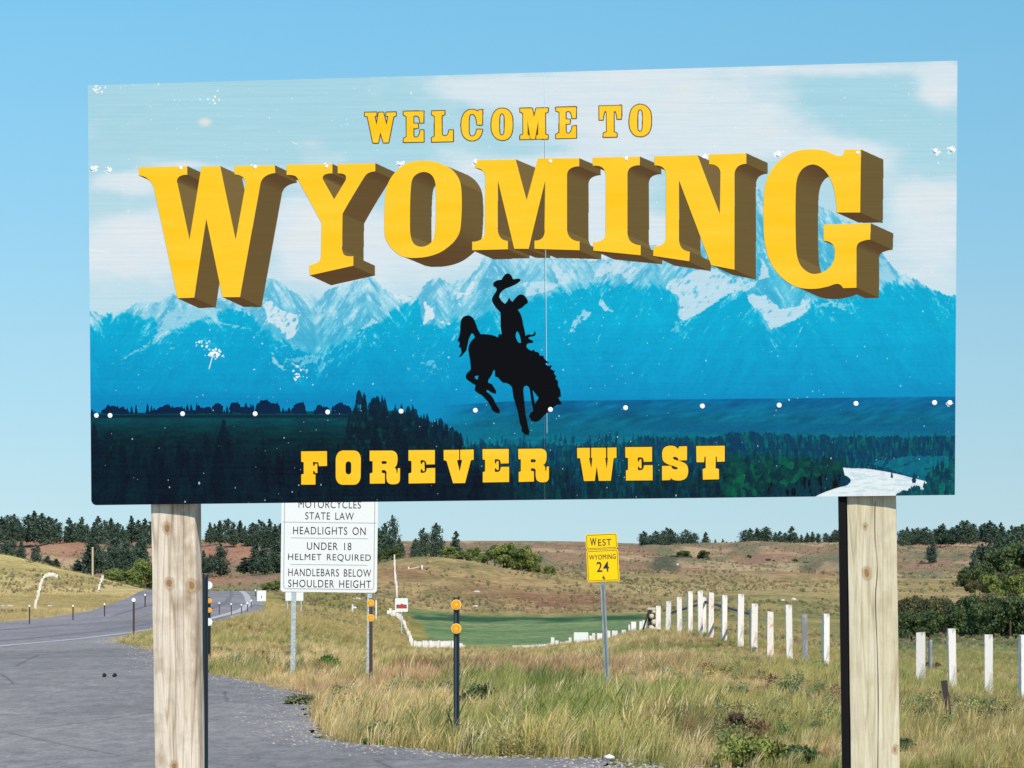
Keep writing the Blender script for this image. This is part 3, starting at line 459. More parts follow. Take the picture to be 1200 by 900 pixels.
for _ in range(1500):
    y = rng.uniform(512, 590)**1.0; x = rng.uniform(545, 1118); y += (rng.random() < .5)*8
    if y > 542 and x > 960-(y-542)*1.5: continue
    if x > 1000 and y > 530: continue
    t = (y-512)/78; d_ = rng.random(); g_ = (8,86,104) if t < .35 else (10,74,74)
    (ptree if d_ < .6 else pbush)(x, y+rng.uniform(2, 6), rng.uniform(7, 13)*(1+t*.9), rng.uniform(3, 5)*(1+t*.8), mixc((6,54,82) if t < .5 else (6,34,48), g_, rng.random()**1.7), .6)
for _ in range(260):
    x = rng.uniform(850, 990); y = rng.uniform(545, 586); 
    if y > 552+(990-x)*.28: continue
    pbush(x, y, rng.uniform(6, 14), rng.uniform(5, 11), mixc((4,46,58), (22,112,78), rng.random()**2), .7)
fill([curve(zF((590,498),(640,502,1),(700,503),(820,520,1),(950,550),(1048,575),(1030,590),(1060,610),(1000,670),(420,670),(440,655),(500,628,1),(580,602),(632,572,1),(600,540)))], D(226,236,243)); img -= (rw*sm(.45, .75, N(9, 2, 4, 121)))[..., None]*D(26,16,10)
for _ in range(170):
    x = rng.uniform(1051, 1121); lo_ = 586-(x-1050)*.42 if x < 1086 else 560-(x-1086)*.5
    (ptree if rng.random() < .5 else pbush)(x, rng.uniform(lo_, 592), rng.uniform(6, 11) if x < 1086 else rng.uniform(8, 18), rng.uniform(3, 8), mixc((4,54,78), (12,112,100), rng.random()**1.6), .9)
ptree(1071, 566, 13, 6, D(6,60,84)); ptree(1045, 560, 8, 5, D(6,80,100)); ptree(1010, 548, 9, 6, D(6,60,84))
# left foreground: bank, tree line, dark forest
bk = sm(-.5, .8, PY-np.interp(PX, [100,470,520], [484,481,500]))*sm(545, 500, PX+.3*(PY-480))
bn_ = N(16, 4, 4, 130); cc = D(6,54,72)*(1-bn_[..., None])+D(14,86,92)*bn_[..., None]; cc = cc*(1-sm(484, 520, PY)[..., None]*.4); img = img*(1-bk[..., None])+cc*bk[..., None]
blend(bk*sm(485.5, 487, PY)*sm(490.5, 489, PY)*.7, D(4,34,50))
tl = np.interp(PX, [100,125,150,200,260,300,350,395,412,440,475,500,515,522], [484,480,473,474,474,471,473,474,462,466,474,483,488,492])
x = 108.
while x < 412:
    if x < 125: h = rng.uniform(3, 6)
    else: h = rng.choice([5, 8, 10, 12, 14], p=[.15, .3, .3, .18, .07])
    if rng.random() < .45: pbush(x, 485.5, h*1.1, rng.uniform(6, 12), D(8,40,70))
    else: ptree(x, 485, h, rng.uniform(4, 8), D(8,40,70))
    x += rng.uniform(1.8, 5.5)+(rng.random() < .10)*9
for x_, y_, r_ in [(310,484,15),(322,484,12),(305,484,12),(352,484,13),(398,484,12),(275,484,13),(195,484,10)]: pbush(x_, y_, r_, r_*1.2, D(8,40,70)); ptree(x_+3, y_, r_*1.1, r_*.7, D(8,40,70))
for _ in range(240):
    x = rng.uniform(408, 540); tp = np.interp(x, [408,420,440,470,500,520,540], [470,463,466,474,486,496,508]); (ptree if rng.random() < .8 else pbush)(x, tp+rng.uniform(12, 44), rng.uniform(11, 19), rng.uniform(4, 9), mixc((8,34,52), (12,48,62), rng.random()), .85)
fg = np.interp(PX, [100,135,150,185,235,262,290,350,375,400,415,470,500,530,560,600,640], [494,494,520,500,505,488,520,520,500,508,470,480,492,510,528,548,575])+(N(7, 400, 3, 134)-.5)*20+(N(2, 50, 3, 135)-.5)*7
fgm = sm(-12, 24, PY-fg-12+12*(N(5, 5, 3, 136)-.5))*sm(680, 560, PX+.0*PY); vn = fbm(PX/5, PY/7, 5, 137, .6); cc = D(12,34,46)*(1-sm(.45, .8, vn)[..., None])+D(22,74,76)*(sm(.45, .8, vn)*sm(575, 500, PY)*.8)[..., None]+D(14,30,36)*(sm(.45, .8, vn)*(1-sm(575, 500, PY)*.8))[..., None]
img = img*(1-(fgm*.93)[..., None])+cc*(fgm*.93)[..., None]
for (x_, y_, h_) in [(262,560,70),(185,575,62),(110,570,75),(350,560,40),(465,560,60),(440,545,50)]: ptree(x_, y_, h_, h_*.55, D(10,30,44), .7)
for _ in range(420):
    x = rng.uniform(104, 560); t = rng.random(); y = rng.uniform(528, 606); h = rng.uniform(12, 34)*(1.3 if y > 550 else 1); ptree(x, y+8, h, h*rng.uniform(.35, .6), mixc((8,22,34), (14,42,52), rng.random()**1.5), .42)
img += ((N(1.4, 1.4, 2, 140)-.5)*14*sm(470, 500, PY))[..., None]
# worn finish: faint horizontal streaks, soft panel seams, chips in the film
img += ((N(70, 1.3, 3, 141)-.5)*9)[..., None]
rs = np.random.default_rng(3)
for _ in range(1000):
    x, y = rs.uniform(104, 1120), rs.uniform(74, 590)
    if y > 350 and rs.random() < .45: continue
    r = rs.choice([.35,.5,.7,1.0], p=[.55,.3,.12,.03]); sl_ = window([(x, y)], 8); mm = np.hypot(PX[sl_]-x, (PY[sl_]-y)/rs.uniform(.7, 1.6)) < r; img[sl_] = np.where(mm[..., None], img[sl_]*.25+D(240,244,246)*.75, img[sl_])
for cx, cy, r, n in [(252,415,8,60),(110,197,5,26),(128,200,5,26),(212,197,3,10),(298,196,4,14),(383,195,4,16),(469,192,5,30),(557,190,4,20),(645,189,4,16),(734,186,4,18),(826,184,5,26),(912,181,5,26),(1005,179,3,10),(1097,177,5,26),(1115,175,5,26),(235,405,12,14),(352,440,10,16),(1113,473,4,14),(112,105,5,16),(250,118,12,12)]:
    for _ in range(n):
        x, y = cx+rs.normal()*r*.5, cy+rs.normal()*r*.4; sl_ = window([(x, y)], 8); mm = np.hypot(PX[sl_]-x, PY[sl_]-y) < rs.uniform(.4, 1.3); img[sl_] = np.where(mm[..., None], D(244,246,248), img[sl_])
for a, b in [((105,293),(128,296)),((250,414),(245,432)),((342,166),(348,169))]: stroke([a, b], D(228,238,242), .5, False)
# printed extrusion of the big word and outlines of the smaller words
for ch, grp, paths in GLY:
    if grp == 'big':
        v = np.array((26.5, 12.0) if ch == 'G' else (25.2, 11.6) if ch not in 'OMI' else (25.2, 10.6))
        fill([[tuple(np.array(p)+v) for p in pp] for pp in paths], D(107,88,54))
        eds = []
        for pi, pp in enumerate(paths):
            A = sum(pp[i][0]*pp[(i+1) % len(pp)][1]-pp[(i+1) % len(pp)][0]*pp[i][1] for i in range(len(pp)))/2
            for i in range(len(pp)):
                p, q = np.array(pp[i]), np.array(pp[(i+1) % len(pp)]); d = q-p; nrm = np.array([d[1], -d[0]])*(1 if A > 0 else -1)*(1 if pi == 0 else -1); L = np.linalg.norm(nrm)
                if L > 1e-6 and nrm@v > 0: eds.append((((p+q)/2)@v, p, q, nrm/L))
        for _, p, q, nn in sorted(eds, key=lambda e: e[0]):
            t = float(nn[1]); c = D(108,90,54)*(1-max(t, 0))+D(92,68,42)*max(t, 0)+(D(14,12,8) if t < -.2 else 0)
            d = (q-p)/max(np.linalg.norm(q-p), 1e-6)*.35; fill([[tuple(p-d), tuple(q+d), tuple(q+d+v), tuple(p-d+v)]], c)
    elif grp == 'small':
        for pp in paths: stroke(pp, D(92,74,48), 1.15)
    elif grp == 'low':
        for pp in paths: stroke(pp, D(34,30,34), .9)
        if ch != 'x': pass
img[:] += ((fbm(PX/60, PY/.9, 2, 150)-.5)*5)[..., None]
K_B = 1.0
def finish(): return np.clip((lin(np.clip(img, 0, 255))-.006)/np.array([1.04, 1.12, 1.26]), .001, 1)
K_PRINT = 1.02
im = bpy.data.images.new('welcome_print', IW, IH, float_buffer=True)
try: im.colorspace_settings.name = 'Linear Rec.709'
except Exception: im.colorspace_settings.name = 'Non-Color'
buf = np.ones((IH, IW, 4), np.float32); buf[..., :3] = finish(); im.pixels.foreach_set(buf.ravel()); im.update(); im.pack(); del buf
def print_finish(m):
    k = NT(m); c = k.coord('Object', (.6, 1, 60)); f = k.noise(1.2, 3, .5, c); f2_ = k.noise(5, 3, .5, k.coord('Object', (3, 1, 16)))
    b = k.n('ShaderNodeMath', operation='ADD'); k.l(f, b.inputs[0]); k.l(f2_, b.inputs[1]); k.bump(b.outputs[0], .10, .003); return k
bm_ = mat('printed_film', g3(.5), .5, 0, .12); k = print_finish(bm_); ti = k.n('ShaderNodeTexImage', image=im, extension='EXTEND'); uvn = k.n('ShaderNodeUVMap', uv_map='print'); k.l(uvn.outputs[0], ti.inputs['Vector']); k.l(ti.outputs['Color'], k.b.inputs['Base Color'])
edge_m = mat('panel_edge', col((212,226,222), 1.1), .6)
corn = [b2(*p) for p in ((103,100),(1122,71),(1119,580),(107,592))]
st_, sb_ = b2(638, 85), b2(638.6, 586)
def lerp2(a, b, x): y = a[1]+(b[1]-a[1])*(x-a[0])/(b[0]-a[0]); return (x, y)
def panel(poly, name='panel'):
    me = bpy.data.meshes.new(name); n = len(poly); TH = .018
    vs = [(x, 0, z) for x, z in poly]+[(x, TH, z) for x, z in poly]
    fs = [tuple(range(n)), tuple(range(2*n-1, n-1, -1))]+[(i, i+n, (i+1) % n+n, (i+1) % n) for i in range(n)]
    me.from_pydata(vs, [], fs); uvl = me.uv_layers.new(name='print')
    for l_ in me.loops: v = vs[l_.vertex_index]; uvl.data[l_.index].uv = (v[0]/BW+.5, v[2]/BH+.5)
    me.validate(); me.update(); o = link(name, me, [bm_, edge_m]);
    for p in me.polygons: p.material_index = 0 if p.index == 0 else 1
    bmm = bmesh.new(); bmm.from_mesh(me); bmesh.ops.recalc_face_normals(bmm, faces=bmm.faces); bmm.to_mesh(me); bmm.free()
    return on_board(o)
tl_, tr_, br_, bl_ = corn; rr = .018
panel([tl_, lerp2(tl_, tr_, st_[0]-.0008), lerp2(bl_, br_, sb_[0]-.0008), (bl_[0]+rr, bl_[1]), (bl_[0]+rr*.35, bl_[1]+rr*.3), (bl_[0], bl_[1]+rr)])
panel([lerp2(tl_, tr_, st_[0]+.0008), tr_, br_, lerp2(bl_, br_, sb_[0]+.0008)])
sm_ = mat('seam_strip', col((214,232,240), 1.05), .5); bmq = bmesh.new()
a, b = lerp2(tl_, tr_, st_[0]), lerp2(bl_, br_, sb_[0]); bx(bmq, -.0007, .0007, -.0006, .001, b[1]+.27, a[1]-.004, Matrix.Translation((a[0], 0, 0)))
on_board(link('seam', bm_mesh('seam', bmq), sm_))
yel = mat('yellow_film', col((255,203,44), 1.02), .5, 0, .10); print_finish(yel)
k = NT(yel); f = k.noise(1.6, 4, .6, k.coord('Object', (1, 1, 8))); k.l(k.ramp(f, [(.35, (.955,.50,.008,1)), (.68, (.965,.555,.030,1))]), k.b.inputs['Base Color'])
blk = mat('black_film', (.003,.003,.004,1), .5, 0, .06); print_finish(blk)
def flat_shape(name, paths, th, m, y=-.0012):
    cu = bpy.data.curves.new(name, 'CURVE'); cu.dimensions = '2D'; cu.fill_mode = 'BOTH'; cu.extrude = th
    for pp in paths:
        sp = cu.splines.new('POLY'); sp.points.add(len(pp)-1); sp.use_cyclic_u = True
        for q, p in zip(sp.points, pp): q.co = (p[0], p[1], 0, 1)
    o = bpy.data.objects.new(name, cu); C.objects.link(o); bpy.context.view_layer.update()
    me = bpy.data.meshes.new_from_object(o.evaluated_get(bpy.context.evaluated_depsgraph_get())); bpy.data.objects.remove(o)
    me.transform(Matrix.Translation((0, y, 0)) @ Matrix.Rotation(math.pi/2, 4, 'X')); return link(name, me, m)
WORD = {'big': 'WYOMING', 'small': 'WELCOME TO', 'low': 'FOREVER WEST'}
for ch, grp, paths in GLY:
    pb = [[b2(*p) for p in pp] for pp in paths]
    if grp == 'horse': o = flat_shape('emblem', pb, .0004, blk, -.0008); o['label'] = 'black silhouette of a rider waving a hat on a bucking horse'
    else: o = flat_shape('letter', pb, .0004, yel, -.0010); o['label'] = 'yellow letter %s of the words %s' % (ch, WORD[grp]) if grp != 'big' else 'big yellow letter %s of the word WYOMING' % ch
    on_board(o)
wm = mat('bolt_head', col((250,250,252), 1.0), .35, 0, .5); bmq = bmesh.new()
bmesh.ops.create_uvsphere(bmq, u_segments=12, v_segments=6, radius=.0125); bmesh.ops.scale(bmq, vec=(1, .35, 1), verts=bmq.verts); bme = bm_mesh('bolt', bmq)
bme.materials.append(wm); first = None
for px, py in [(113,487),(129,487),(214,485),(299,485),(384,483),(470,482),(557,481),(645,480),(733,478),(823,476),(913,475),(1003,473),(1095,472),(1113,472),(108,197.5),(128,200),(212,197),(299,196),(383,195),(469,192),(557,190),(645,189),(734,186),(825,184),(912,181.5),(1005,179),(1096,177),(1115,175)]:
    s, t = b2(px, py); o = bpy.data.objects.new('bolt', bme); C.objects.link(o); on_board(o); o.matrix_basis = MB @ Matrix.Translation((s, -.002, t)) @ Matrix.Diagonal((*((.82, .6, .82) if py > 300 else (.55, .5, .55)), 1))
# timber posts
def wood(name, light, mid, dark, seed, knots):
    m = mat(name, light, .85, 0, .2); k = NT(m); c = k.coord('Object', (1, 1, .05)); c2 = k.coord('Object', (1, 1, 1))
    mp = c.node; mp.inputs['Location'].default_value = (seed, seed*.7, seed*.3)
    g = k.noise(34, 8, .68, c, 1.2); gf = k.noise(190, 4, .7, c); big = k.noise(4.5, 5, .6, c2)
    cc = k.ramp(g, [(.28, dark), (.45, mid), (.62, light)]); cc = k.mix(.5, cc, k.ramp(gf, [(.3, (.8,.78,.74)), (.7, (1.12,1.12,1.12))]), 'MULTIPLY')
    cc = k.mix(.7 if seed == 3 else .35, cc, k.ramp(big, [(.34, (.60,.53,.45)), (.5, (1.03,1.02,1.0))]), 'MULTIPLY')
    ln = k.noise(13, 2, .4, k.coord('Object', (1, 1, .045)), .3); cc = k.mix(.75 if seed == 3 else .45, cc, k.ramp(ln, [(.485, (1,1,1)), (.5, (.50,.44,.38)), (.515, (1,1,1))]), 'MULTIPLY'); st3 = k.noise(7, 4, .6, k.coord('Object', (1, 1, .5))); cc = k.mix(.6 if seed == 3 else .22, cc, k.ramp(st3, [(.36, (.52,.44,.36)), (.46, (1,1,1))]), 'MULTIPLY')
    for (kx, kz, kr) in knots:
        vm = k.n('ShaderNodeVectorMath', operation='DISTANCE'); mm = k.n('ShaderNodeMapping'); tc = k.n('ShaderNodeTexCoord'); mm.inputs['Scale'].default_value = (1, 0, .72)
        k.l(tc.outputs['Object'], mm.inputs['Vector']); nn = k.n('ShaderNodeTexNoise'); nn.inputs['Scale'].default_value = 25; k.l(tc.outputs['Object'], nn.inputs['Vector'])
        mx = k.n('ShaderNodeMix', data_type='VECTOR'); mx.inputs[0].default_value = .018; k.l(mm.outputs[0], mx.inputs[4]); k.l(nn.outputs['Color'], mx.inputs[5]); k.l(mx.outputs[1], vm.inputs[0]); vm.inputs[1].default_value = (kx+.003, .003, kz*.72)
        dv = k.n('ShaderNodeMath', operation='DIVIDE'); k.l(vm.outputs['Value'], dv.inputs[0]); dv.inputs[1].default_value = kr
        wv = k.n('ShaderNodeMath', operation='SINE'); w2 = k.n('ShaderNodeMath', operation='MULTIPLY'); w2.inputs[1].default_value = 14; k.l(dv.outputs[0], w2.inputs[0]); k.l(w2.outputs[0], wv.inputs[0])
        msk = k.ramp(dv.outputs[0], [(0, g3(1)), (.5, g3(.85)), (1, g3(0))]); kc = k.ramp(wv.outputs[0], [(0, col((150,112,72), 1.1)), (1, col((196,162,118), 1.1))])
        cc = k.mix(msk, cc, kc)
    k.l(cc, k.b.inputs['Base Color']); k.bump(g, .5, .006); return m
wl_ = wood('weathered_timber', col((242,226,204),1.1), col((222,204,180),1.1), col((160,144,124),1.1), 3, [(-.018,1.735,.024),(-.012,1.51,.026),(.078,1.50,.030),(-.005,.765,.024)])
wr_ = wood('pale_timber', col((234,222,194),1.12), col((222,208,172),1.12), col((192,168,128),1.12), 9, [(-.02,1.74,.013),(-.015,1.555,.026),(.085,.86,.02)])
shade_m = mat('timber_sawn', col((150,128,100),1.1), .9)
def post(pxt, yt, pxb, yb, wpx, gap, yaw, m, label, z1):
    q = bo+bu*b2(pxt, yt)[0]; Yf = q[1]+bn[1]*.018+gap
    A = np.array([(pxt-600)/F*Yf, EYE-(yt-HY)*Yf/F]); B = np.array([(pxb-600)/F*Yf, EYE-(yb-HY)*Yf/F]); sl = (B[0]-A[0])/(B[1]-A[1])
    W_ = wpx/F*Yf; dp = .19; bm = bmesh.new(); zs = np.linspace(-.3, z1, 46); rows = []; n = 5
    sec = [(-W_/2+W_*i/n, 0) for i in range(n+1)]+[(W_/2, dp*i/n) for i in range(1, n+1)]+[(W_/2-W_*i/n, dp) for i in range(1, n+1)]+[(-W_/2, dp-dp*i/n) for i in range(1, n)]
    for z in zs:
        r = []
        for (x, y) in sec:
            f = .0022*(float(fbm(np.array([z*5.]), np.array([x*9+y*7.+pxt]), 3, 5)[0])-.5)*2
            cxr = .004 if (abs(abs(x)-W_/2) < 1e-4 and (abs(y) < 1e-4 or abs(y-dp) < 1e-4)) else 0
            r.append(bm.verts.new((x*(1-cxr/W_*2)+f, y+f+(cxr if y < .01 else -cxr if y > dp-.01 else 0), z)))
        rows.append(r)
    for a, b in zip(rows[:-1], rows[1:]):
        for i in range(len(sec)): bm.faces.new((a[i], a[(i+1) % len(sec)], b[(i+1) % len(sec)], b[i]))
    bm.faces.new(rows[-1]); me = bm_mesh('post', bm); o = link('post', me, m); o['label'] = label
    x0 = A[0]-sl*A[1]; o.parent = sign; o.matrix_parent_inverse = Matrix.Translation((-bo[0], -bo[1], 0))
    o.matrix_basis = Matrix(((1, 0, sl, x0), (0, 1, 0, Yf), (0, 0, 1, 0), (0, 0, 0, 1))).to_3x3().to_4x4() if False else Matrix.Translation((x0, Yf, 0)) @ Matrix.Rotation(math.atan(sl), 4, 'Y') @ Matrix.Rotation(yaw, 4, 'Z')
    return o
post(202.6, 597, 207.0, 900, 53.5, .030, -.035, wl_, 'weathered grey knotty timber post under the left end', 3.35)
rp = post(1021.5, 585, 1026, 900, 59, .026, -.045, wr_, 'pale yellowish timber post with a long crack under the right end', 3.4)
# long drying crack, cut as a dark recessed sliver
bmq = bmesh.new(); cz = np.linspace(.2, 1.86, 34); pv = None; dk = mat('crack', (.17,.10,.05,1), 1)
for z in cz:
    xx = .012+.012*math.exp(-((z-1.6)/.08)**2)+.006*math.sin(z*7)*.6; ww = .0007+.0009*math.sin(z*9+1)**2
    a, b = bmq.verts.new((xx-ww, -.0032, z)), bmq.verts.new((xx+ww, -.0032, z))
    if pv: bmq.faces.new((pv[0], pv[1], b, a))
    pv = (a, b)
o = link('crack', bm_mesh('crack', bmq), dk); o.parent = rp
bmq = bmesh.new(); bx(bmq, -.131, -.1035, -.004, .05, -.3, 3.0); o = link('shade_strip', bm_mesh('shade_strip', bmq), mat('shade_black', (.008,.007,.007,1), .7, 0, .1)); o.parent = rp; o['label'] = 'added black strip standing in for shade on the left side of the pale post'  # added black strip: paints the shade of the post's left face

# back rails joining board and posts
bmq = bmesh.new(); rails = [.62, .02, -.62]
for z in (.62, -.40): 
    o_ = bmesh.new(); bx(o_, -1.72, 1.72, .0185, .036, z-.045, z+.045); on_board(link('back_rail', bm_mesh('back_rail', o_), shade_m))

# ---------------------------------------------------------------- road signs
white_m = mat('sign_white', (.80,.80,.76,1), .45); ink = mat('sign_ink', (.035,.035,.04,1), .5); galv = mat('galvanised_steel', col((196,206,206), 1.1), .5, .3); k = NT(galv); f = k.noise(30, 3, .6, k.coord()); k.l(k.ramp(f, [(.3, col((160,172,172),1.1)), (.7, col((222,230,228),1.1))]), k.b.inputs['Base Color'])
grey_ink = mat('sign_rule', col((170,178,176), 1.1), .6); back_m = mat('sign_back', (.35,.36,.36,1), .5, .5)
def rplate(name, w_, h_, r, th, m, parent, loc=(0, 0, 0)):
    bm = bmesh.new(); pts = []
    for cx, cz, a0 in ((w_/2-r, h_/2-r, 0), (-w_/2+r, h_/2-r, 90), (-w_/2+r, -h_/2+r, 180), (w_/2-r, -h_/2+r, 270)):
        for i in range(5): a = math.radians(a0+i*22.5); pts.append((cx+r*math.cos(a), cz+r*math.sin(a)))
    f = bm.faces.new([bm.verts.new((x, 0, z)) for x, z in pts]); e = bmesh.ops.extrude_face_region(bm, geom=[f]); bmesh.ops.translate(bm, vec=(0, th, 0), verts=[v for v in e['geom'] if isinstance(v, bmesh.types.BMVert)])
    o = link(name, bm_mesh(name, bm), m, parent); o.location = loc; return o
def frame_line(name, w_, h_, r, t, m, parent, loc):
    bm = bmesh.new(); A = []; B = []
    for cx, cz, a0 in ((w_/2-r, h_/2-r, 0), (-w_/2+r, h_/2-r, 90), (-w_/2+r, -h_/2+r, 180), (w_/2-r, -h_/2+r, 270)):
        for i in range(5): a = math.radians(a0+i*22.5); A.append(bm.verts.new((cx+r*math.cos(a), 0, cz+r*math.sin(a)))); B.append(bm.verts.new((cx+(r-t)*math.cos(a), 0, cz+(r-t)*math.sin(a))))
    n = len(A)
    for i in range(n): bm.faces.new((A[i], A[(i+1) % n], B[(i+1) % n], B[i]))
    o = link(name, bm_mesh(name, bm), m, parent); o.location = loc; return o
def text(name, s_, w_, h_, m, parent, loc, bold=0):
    cu = bpy.data.curves.new(name, 'FONT'); cu.body = s_; cu.align_x = 'CENTER'; cu.extrude = 0; cu.offset = bold; cu.space_character = 1.12; cu.space_word = 1.5
    o = bpy.data.objects.new(name, cu); C.objects.link(o); bpy.context.view_layer.update(); me = bpy.data.meshes.new_from_object(o.evaluated_get(bpy.context.evaluated_depsgraph_get())); bpy.data.objects.remove(o)
    c = np.array([v.co for v in me.vertices]); mn, mx = c.min(0), c.max(0)
    for v in me.vertices: v.co = ((v.co.x-(mn[0]+mx[0])/2)/(mx[0]-mn[0])*w_, 0, (v.co.y-mn[1])/(mx[1]-mn[1])*h_)
    words = s_.split(' '); xs = sorted(v.co.x for v in me.vertices); gaps = sorted(((xs[i+1]-xs[i], (xs[i+1]+xs[i])/2) for i in range(len(xs)-1)), reverse=True)[:len(words)-1]; cuts = sorted(g[1] for g in gaps)
    for wi, wd in enumerate(words):
        lo, hi = ([-1e9]+cuts)[wi], (cuts+[1e9])[wi]; bm = bmesh.new(); bm.from_mesh(me); bmesh.ops.delete(bm, geom=[v for v in bm.verts if not lo < v.co.x < hi], context='VERTS')
        me2 = bpy.data.meshes.new(name); bm.to_mesh(me2); bm.free(); o = link(name, me2, m, parent); o.location = loc; o['label'] = 'lettering reading %s' % wd
    return o
def box_part(name, x0, x1, y0, y1, z0, z1, m, parent):
    bm = bmesh.new(); bx(bm, x0, x1, y0, y1, z0, z1); return link(name, bm_mesh(name, bm), m, parent)
def strip(name, x0, x1, z, t, m, parent, y): 
    bm = bmesh.new(); bm.faces.new([bm.verts.new(q) for q in ((x0, y, z), (x1, y, z), (x1, y, z+t), (x0, y, z+t))]); return link(name, bm_mesh(name, bm), m, parent)
# white motorcycle-law sign
Yd = 48.; g = TP(384, Yd); u = Yd/F; ms = empty('motorcycle_law_sign', (g.x, Yd, g.z)); tag(ms, 'white rectangular law sign about motorcycles on two galvanised posts', 'road sign')
zz = lambda y: EYE-(y-HY)*u-g.z
W_ = 113*u; ztop, zbot = zz(577), zz(694); zc = (ztop+zbot)/2
ms.rotation_euler = (0, math.radians(.7), 0)
rplate('plate', W_, ztop-zbot, .05, .004, white_m, ms, (0, -.005, zc)); frame_line('border', W_-.09, ztop-zbot-.09, .05, .012, grey_ink, ms, (0, -.0065, zc))
for ln, y, wpx, h, cx in [('MOTORCYCLES',595.5,73,8.6,384),('STATE LAW',609,57,8.6,384),('HEADLIGHTS ON',626.5,85,9,384),('UNDER 18',644.5,52,8.8,384),('HELMET REQUIRED',658,97,8.8,384.5),('HANDLEBARS BELOW',675.5,97,8.8,385),('SHOULDER HEIGHT',688.5,97,8.8,385)]:
    text('lettering', ln, wpx*u, h*u, ink, ms, ((cx-384)*u-.012*(y-694)/60*0, -.008, zz(y)), 0)
for y, x0, x1 in [(612.8,-55,55),(631.2,-45,45),(662.3,-45,45)]: strip('rule', x0*u, x1*u, zz(y), .8*u, grey_ink, ms, -.0062)
for xx in (-41, 48): 
    bm = bmesh.new(); w2 = 2.7*u; bx(bm, xx*u-w2, xx*u+w2, .006, .012, -.2, ztop-.05); bx(bm, xx*u-w2, xx*u-w2+.006, .012, .05, -.2, ztop-.05); bx(bm, xx*u+w2-.006, xx*u+w2, .012, .05, -.2, ztop-.05); link('post', bm_mesh('post', bm), galv, ms)
# yellow route marker
Yd = 40.; g = TP(712, Yd); u = Yd/F; rs_ = empty('route_marker_sign', (g.x, Yd, g.z), (0, -math.radians(2.6), 0)); tag(rs_, 'yellow West Wyoming 24 route marker leaning on a grey square post', 'road sign')
rs_.rotation_euler = (0, -math.radians(2.6), 0)
ysign = mat('sign_yellow', col((255,208,0), 1.02), .45); yink = mat('sign_line', col((120,84,10), 1.1), .6); zl = lambda y: (808-y)*u
ctr = lambda y: 0.0
rplate('plate', 37.2*u, 18.0*u, 2.2*u, .003, ysign, rs_, (.8*u, -.004, zl(633))); frame_line('border', 35*u, 16*u, 1.8*u, .55*u, yink, rs_, (.8*u, -.0055, zl(633)))
rplate('plate', 37.6*u, 37.4*u, 2.2*u, .003, ysign, rs_, (1.2*u, -.004, zl(661.5))); frame_line('border', 35.4*u, 35*u, 1.8*u, .55*u, yink, rs_, (1.2*u, -.0055, zl(661.5)))
text('lettering', 'W', 7.4*u, 9*u, ink, rs_, (-8.8*u, -.008, zl(637.6)), .012); text('lettering', 'EST', 15.5*u, 7.6*u, ink, rs_, (4.6*u, -.008, zl(638)), .0)
text('lettering', 'WYOMING', 31*u, 5.6*u, ink, rs_, (1.2*u, -.008, zl(654)), 0); text('lettering', '24', 14.5*u, 11.8*u, ink, rs_, (1*u, -.008, zl(668.6)), .01)
hp = Zm(0, 0, 1, [(b2(*p)[0], b2(*p)[1]) for p in curve(HORSE)]); hx = np.array([p[:2] for p in hp]); hx = (hx-hx.mean(0))/(hx.max(0)-hx.min(0)).max()
hh = flat_shape('emblem', [[tuple(p*5.4*u) for p in hx]], .0003, ink, 0); hh.parent = rs_; hh.location = (1.4*u, -.0065, zl(675)); hh['label'] = 'tiny black bucking horse emblem'
gpost = mat('weathered_steel', col((138,150,150), 1.1), .7); k = NT(gpost); f = k.noise(14, 4, .6, k.coord('Object', (1, 1, .3))); k.l(k.ramp(f, [(.35, col((112,124,124),1.1)), (.65, col((168,178,176),1.1))]), k.b.inputs['Base Color'])
bm = bmesh.new(); bx(bm, -2.9*u, 2.9*u, 0, .07, -.2, zl(668)); link('post', bm_mesh('post', bm), gpost, rs_)
bm = bmesh.new(); bx(bm, -.9*u, .9*u, -.0025, -.0001, .1, zl(684)); link('channel', bm_mesh('channel', bm), mat('channel_grey', col((104,116,118), 1.1), .7), rs_)
# small distant signs
def small_sign(px, y0, y1, w_px, Y, label, art=None, post_m=None, legs=(0,)):
    u = Y/F; z0 = EYE-(y1-HY)*u; z1 = EYE-(y0-HY)*u; g = TP(px, Y); e = empty('small_sign', (g.x, Y, g.z)); tag(e, label, 'sign')
    rplate('plate', w_px*u, z1-z0, .03, .01, white_m, e, (0, 0, (z0+z1)/2-g.z))
    for L in legs: box_part('post', L*u-.04, L*u+.04, .012, .08, -.2, z1-g.z-.1, post_m or galv, e)
    if art: art(e, u, lambda y: EYE-(y-HY)*u-g.z)
    return e
redm = mat('sign_red', col((190,70,60), 1.1), .6); blum = mat('sign_blue', col((74,84,120), 1.1), .6)
def art1(e, u, z):
    def pg(nm, pts, m, dy): bm = bmesh.new(); bm.faces.new([bm.verts.new(((x-470.5)*u, dy, z(y))) for x, y in pts]); link(nm, bm_mesh(nm, bm), m, e)
    pg('picture', [(464.5,708.5),(476.5,708.5),(476.5,712.5),(464.5,712.5)], blum, -.004); pg('picture', [(464.5,711.5),(467,710),(471,707),(474.5,710),(477,711.5),(476.8,713),(464.5,713)], redm, -.008)
small_sign(470.5, 701, 717, 15, 215, 'small white roadside sign with red and blue picture at the field edge', art1)
def art2(e, u, z): strip('mark', -.5*u, .5*u, z(701), 3*u, redm, e, -.004)
small_sign(306.5, 692, 704.5, 10.5, 260, 'small white square sign beside the far highway bend', art2)
small_sign(345, 694, 704, 21, 220, 'small white sign seen between the legs of the motorcycle sign', None, None, (-8, 8))
small_sign(681, 741, 758, 17, 128, 'white blank panel standing among the white fence posts', None)

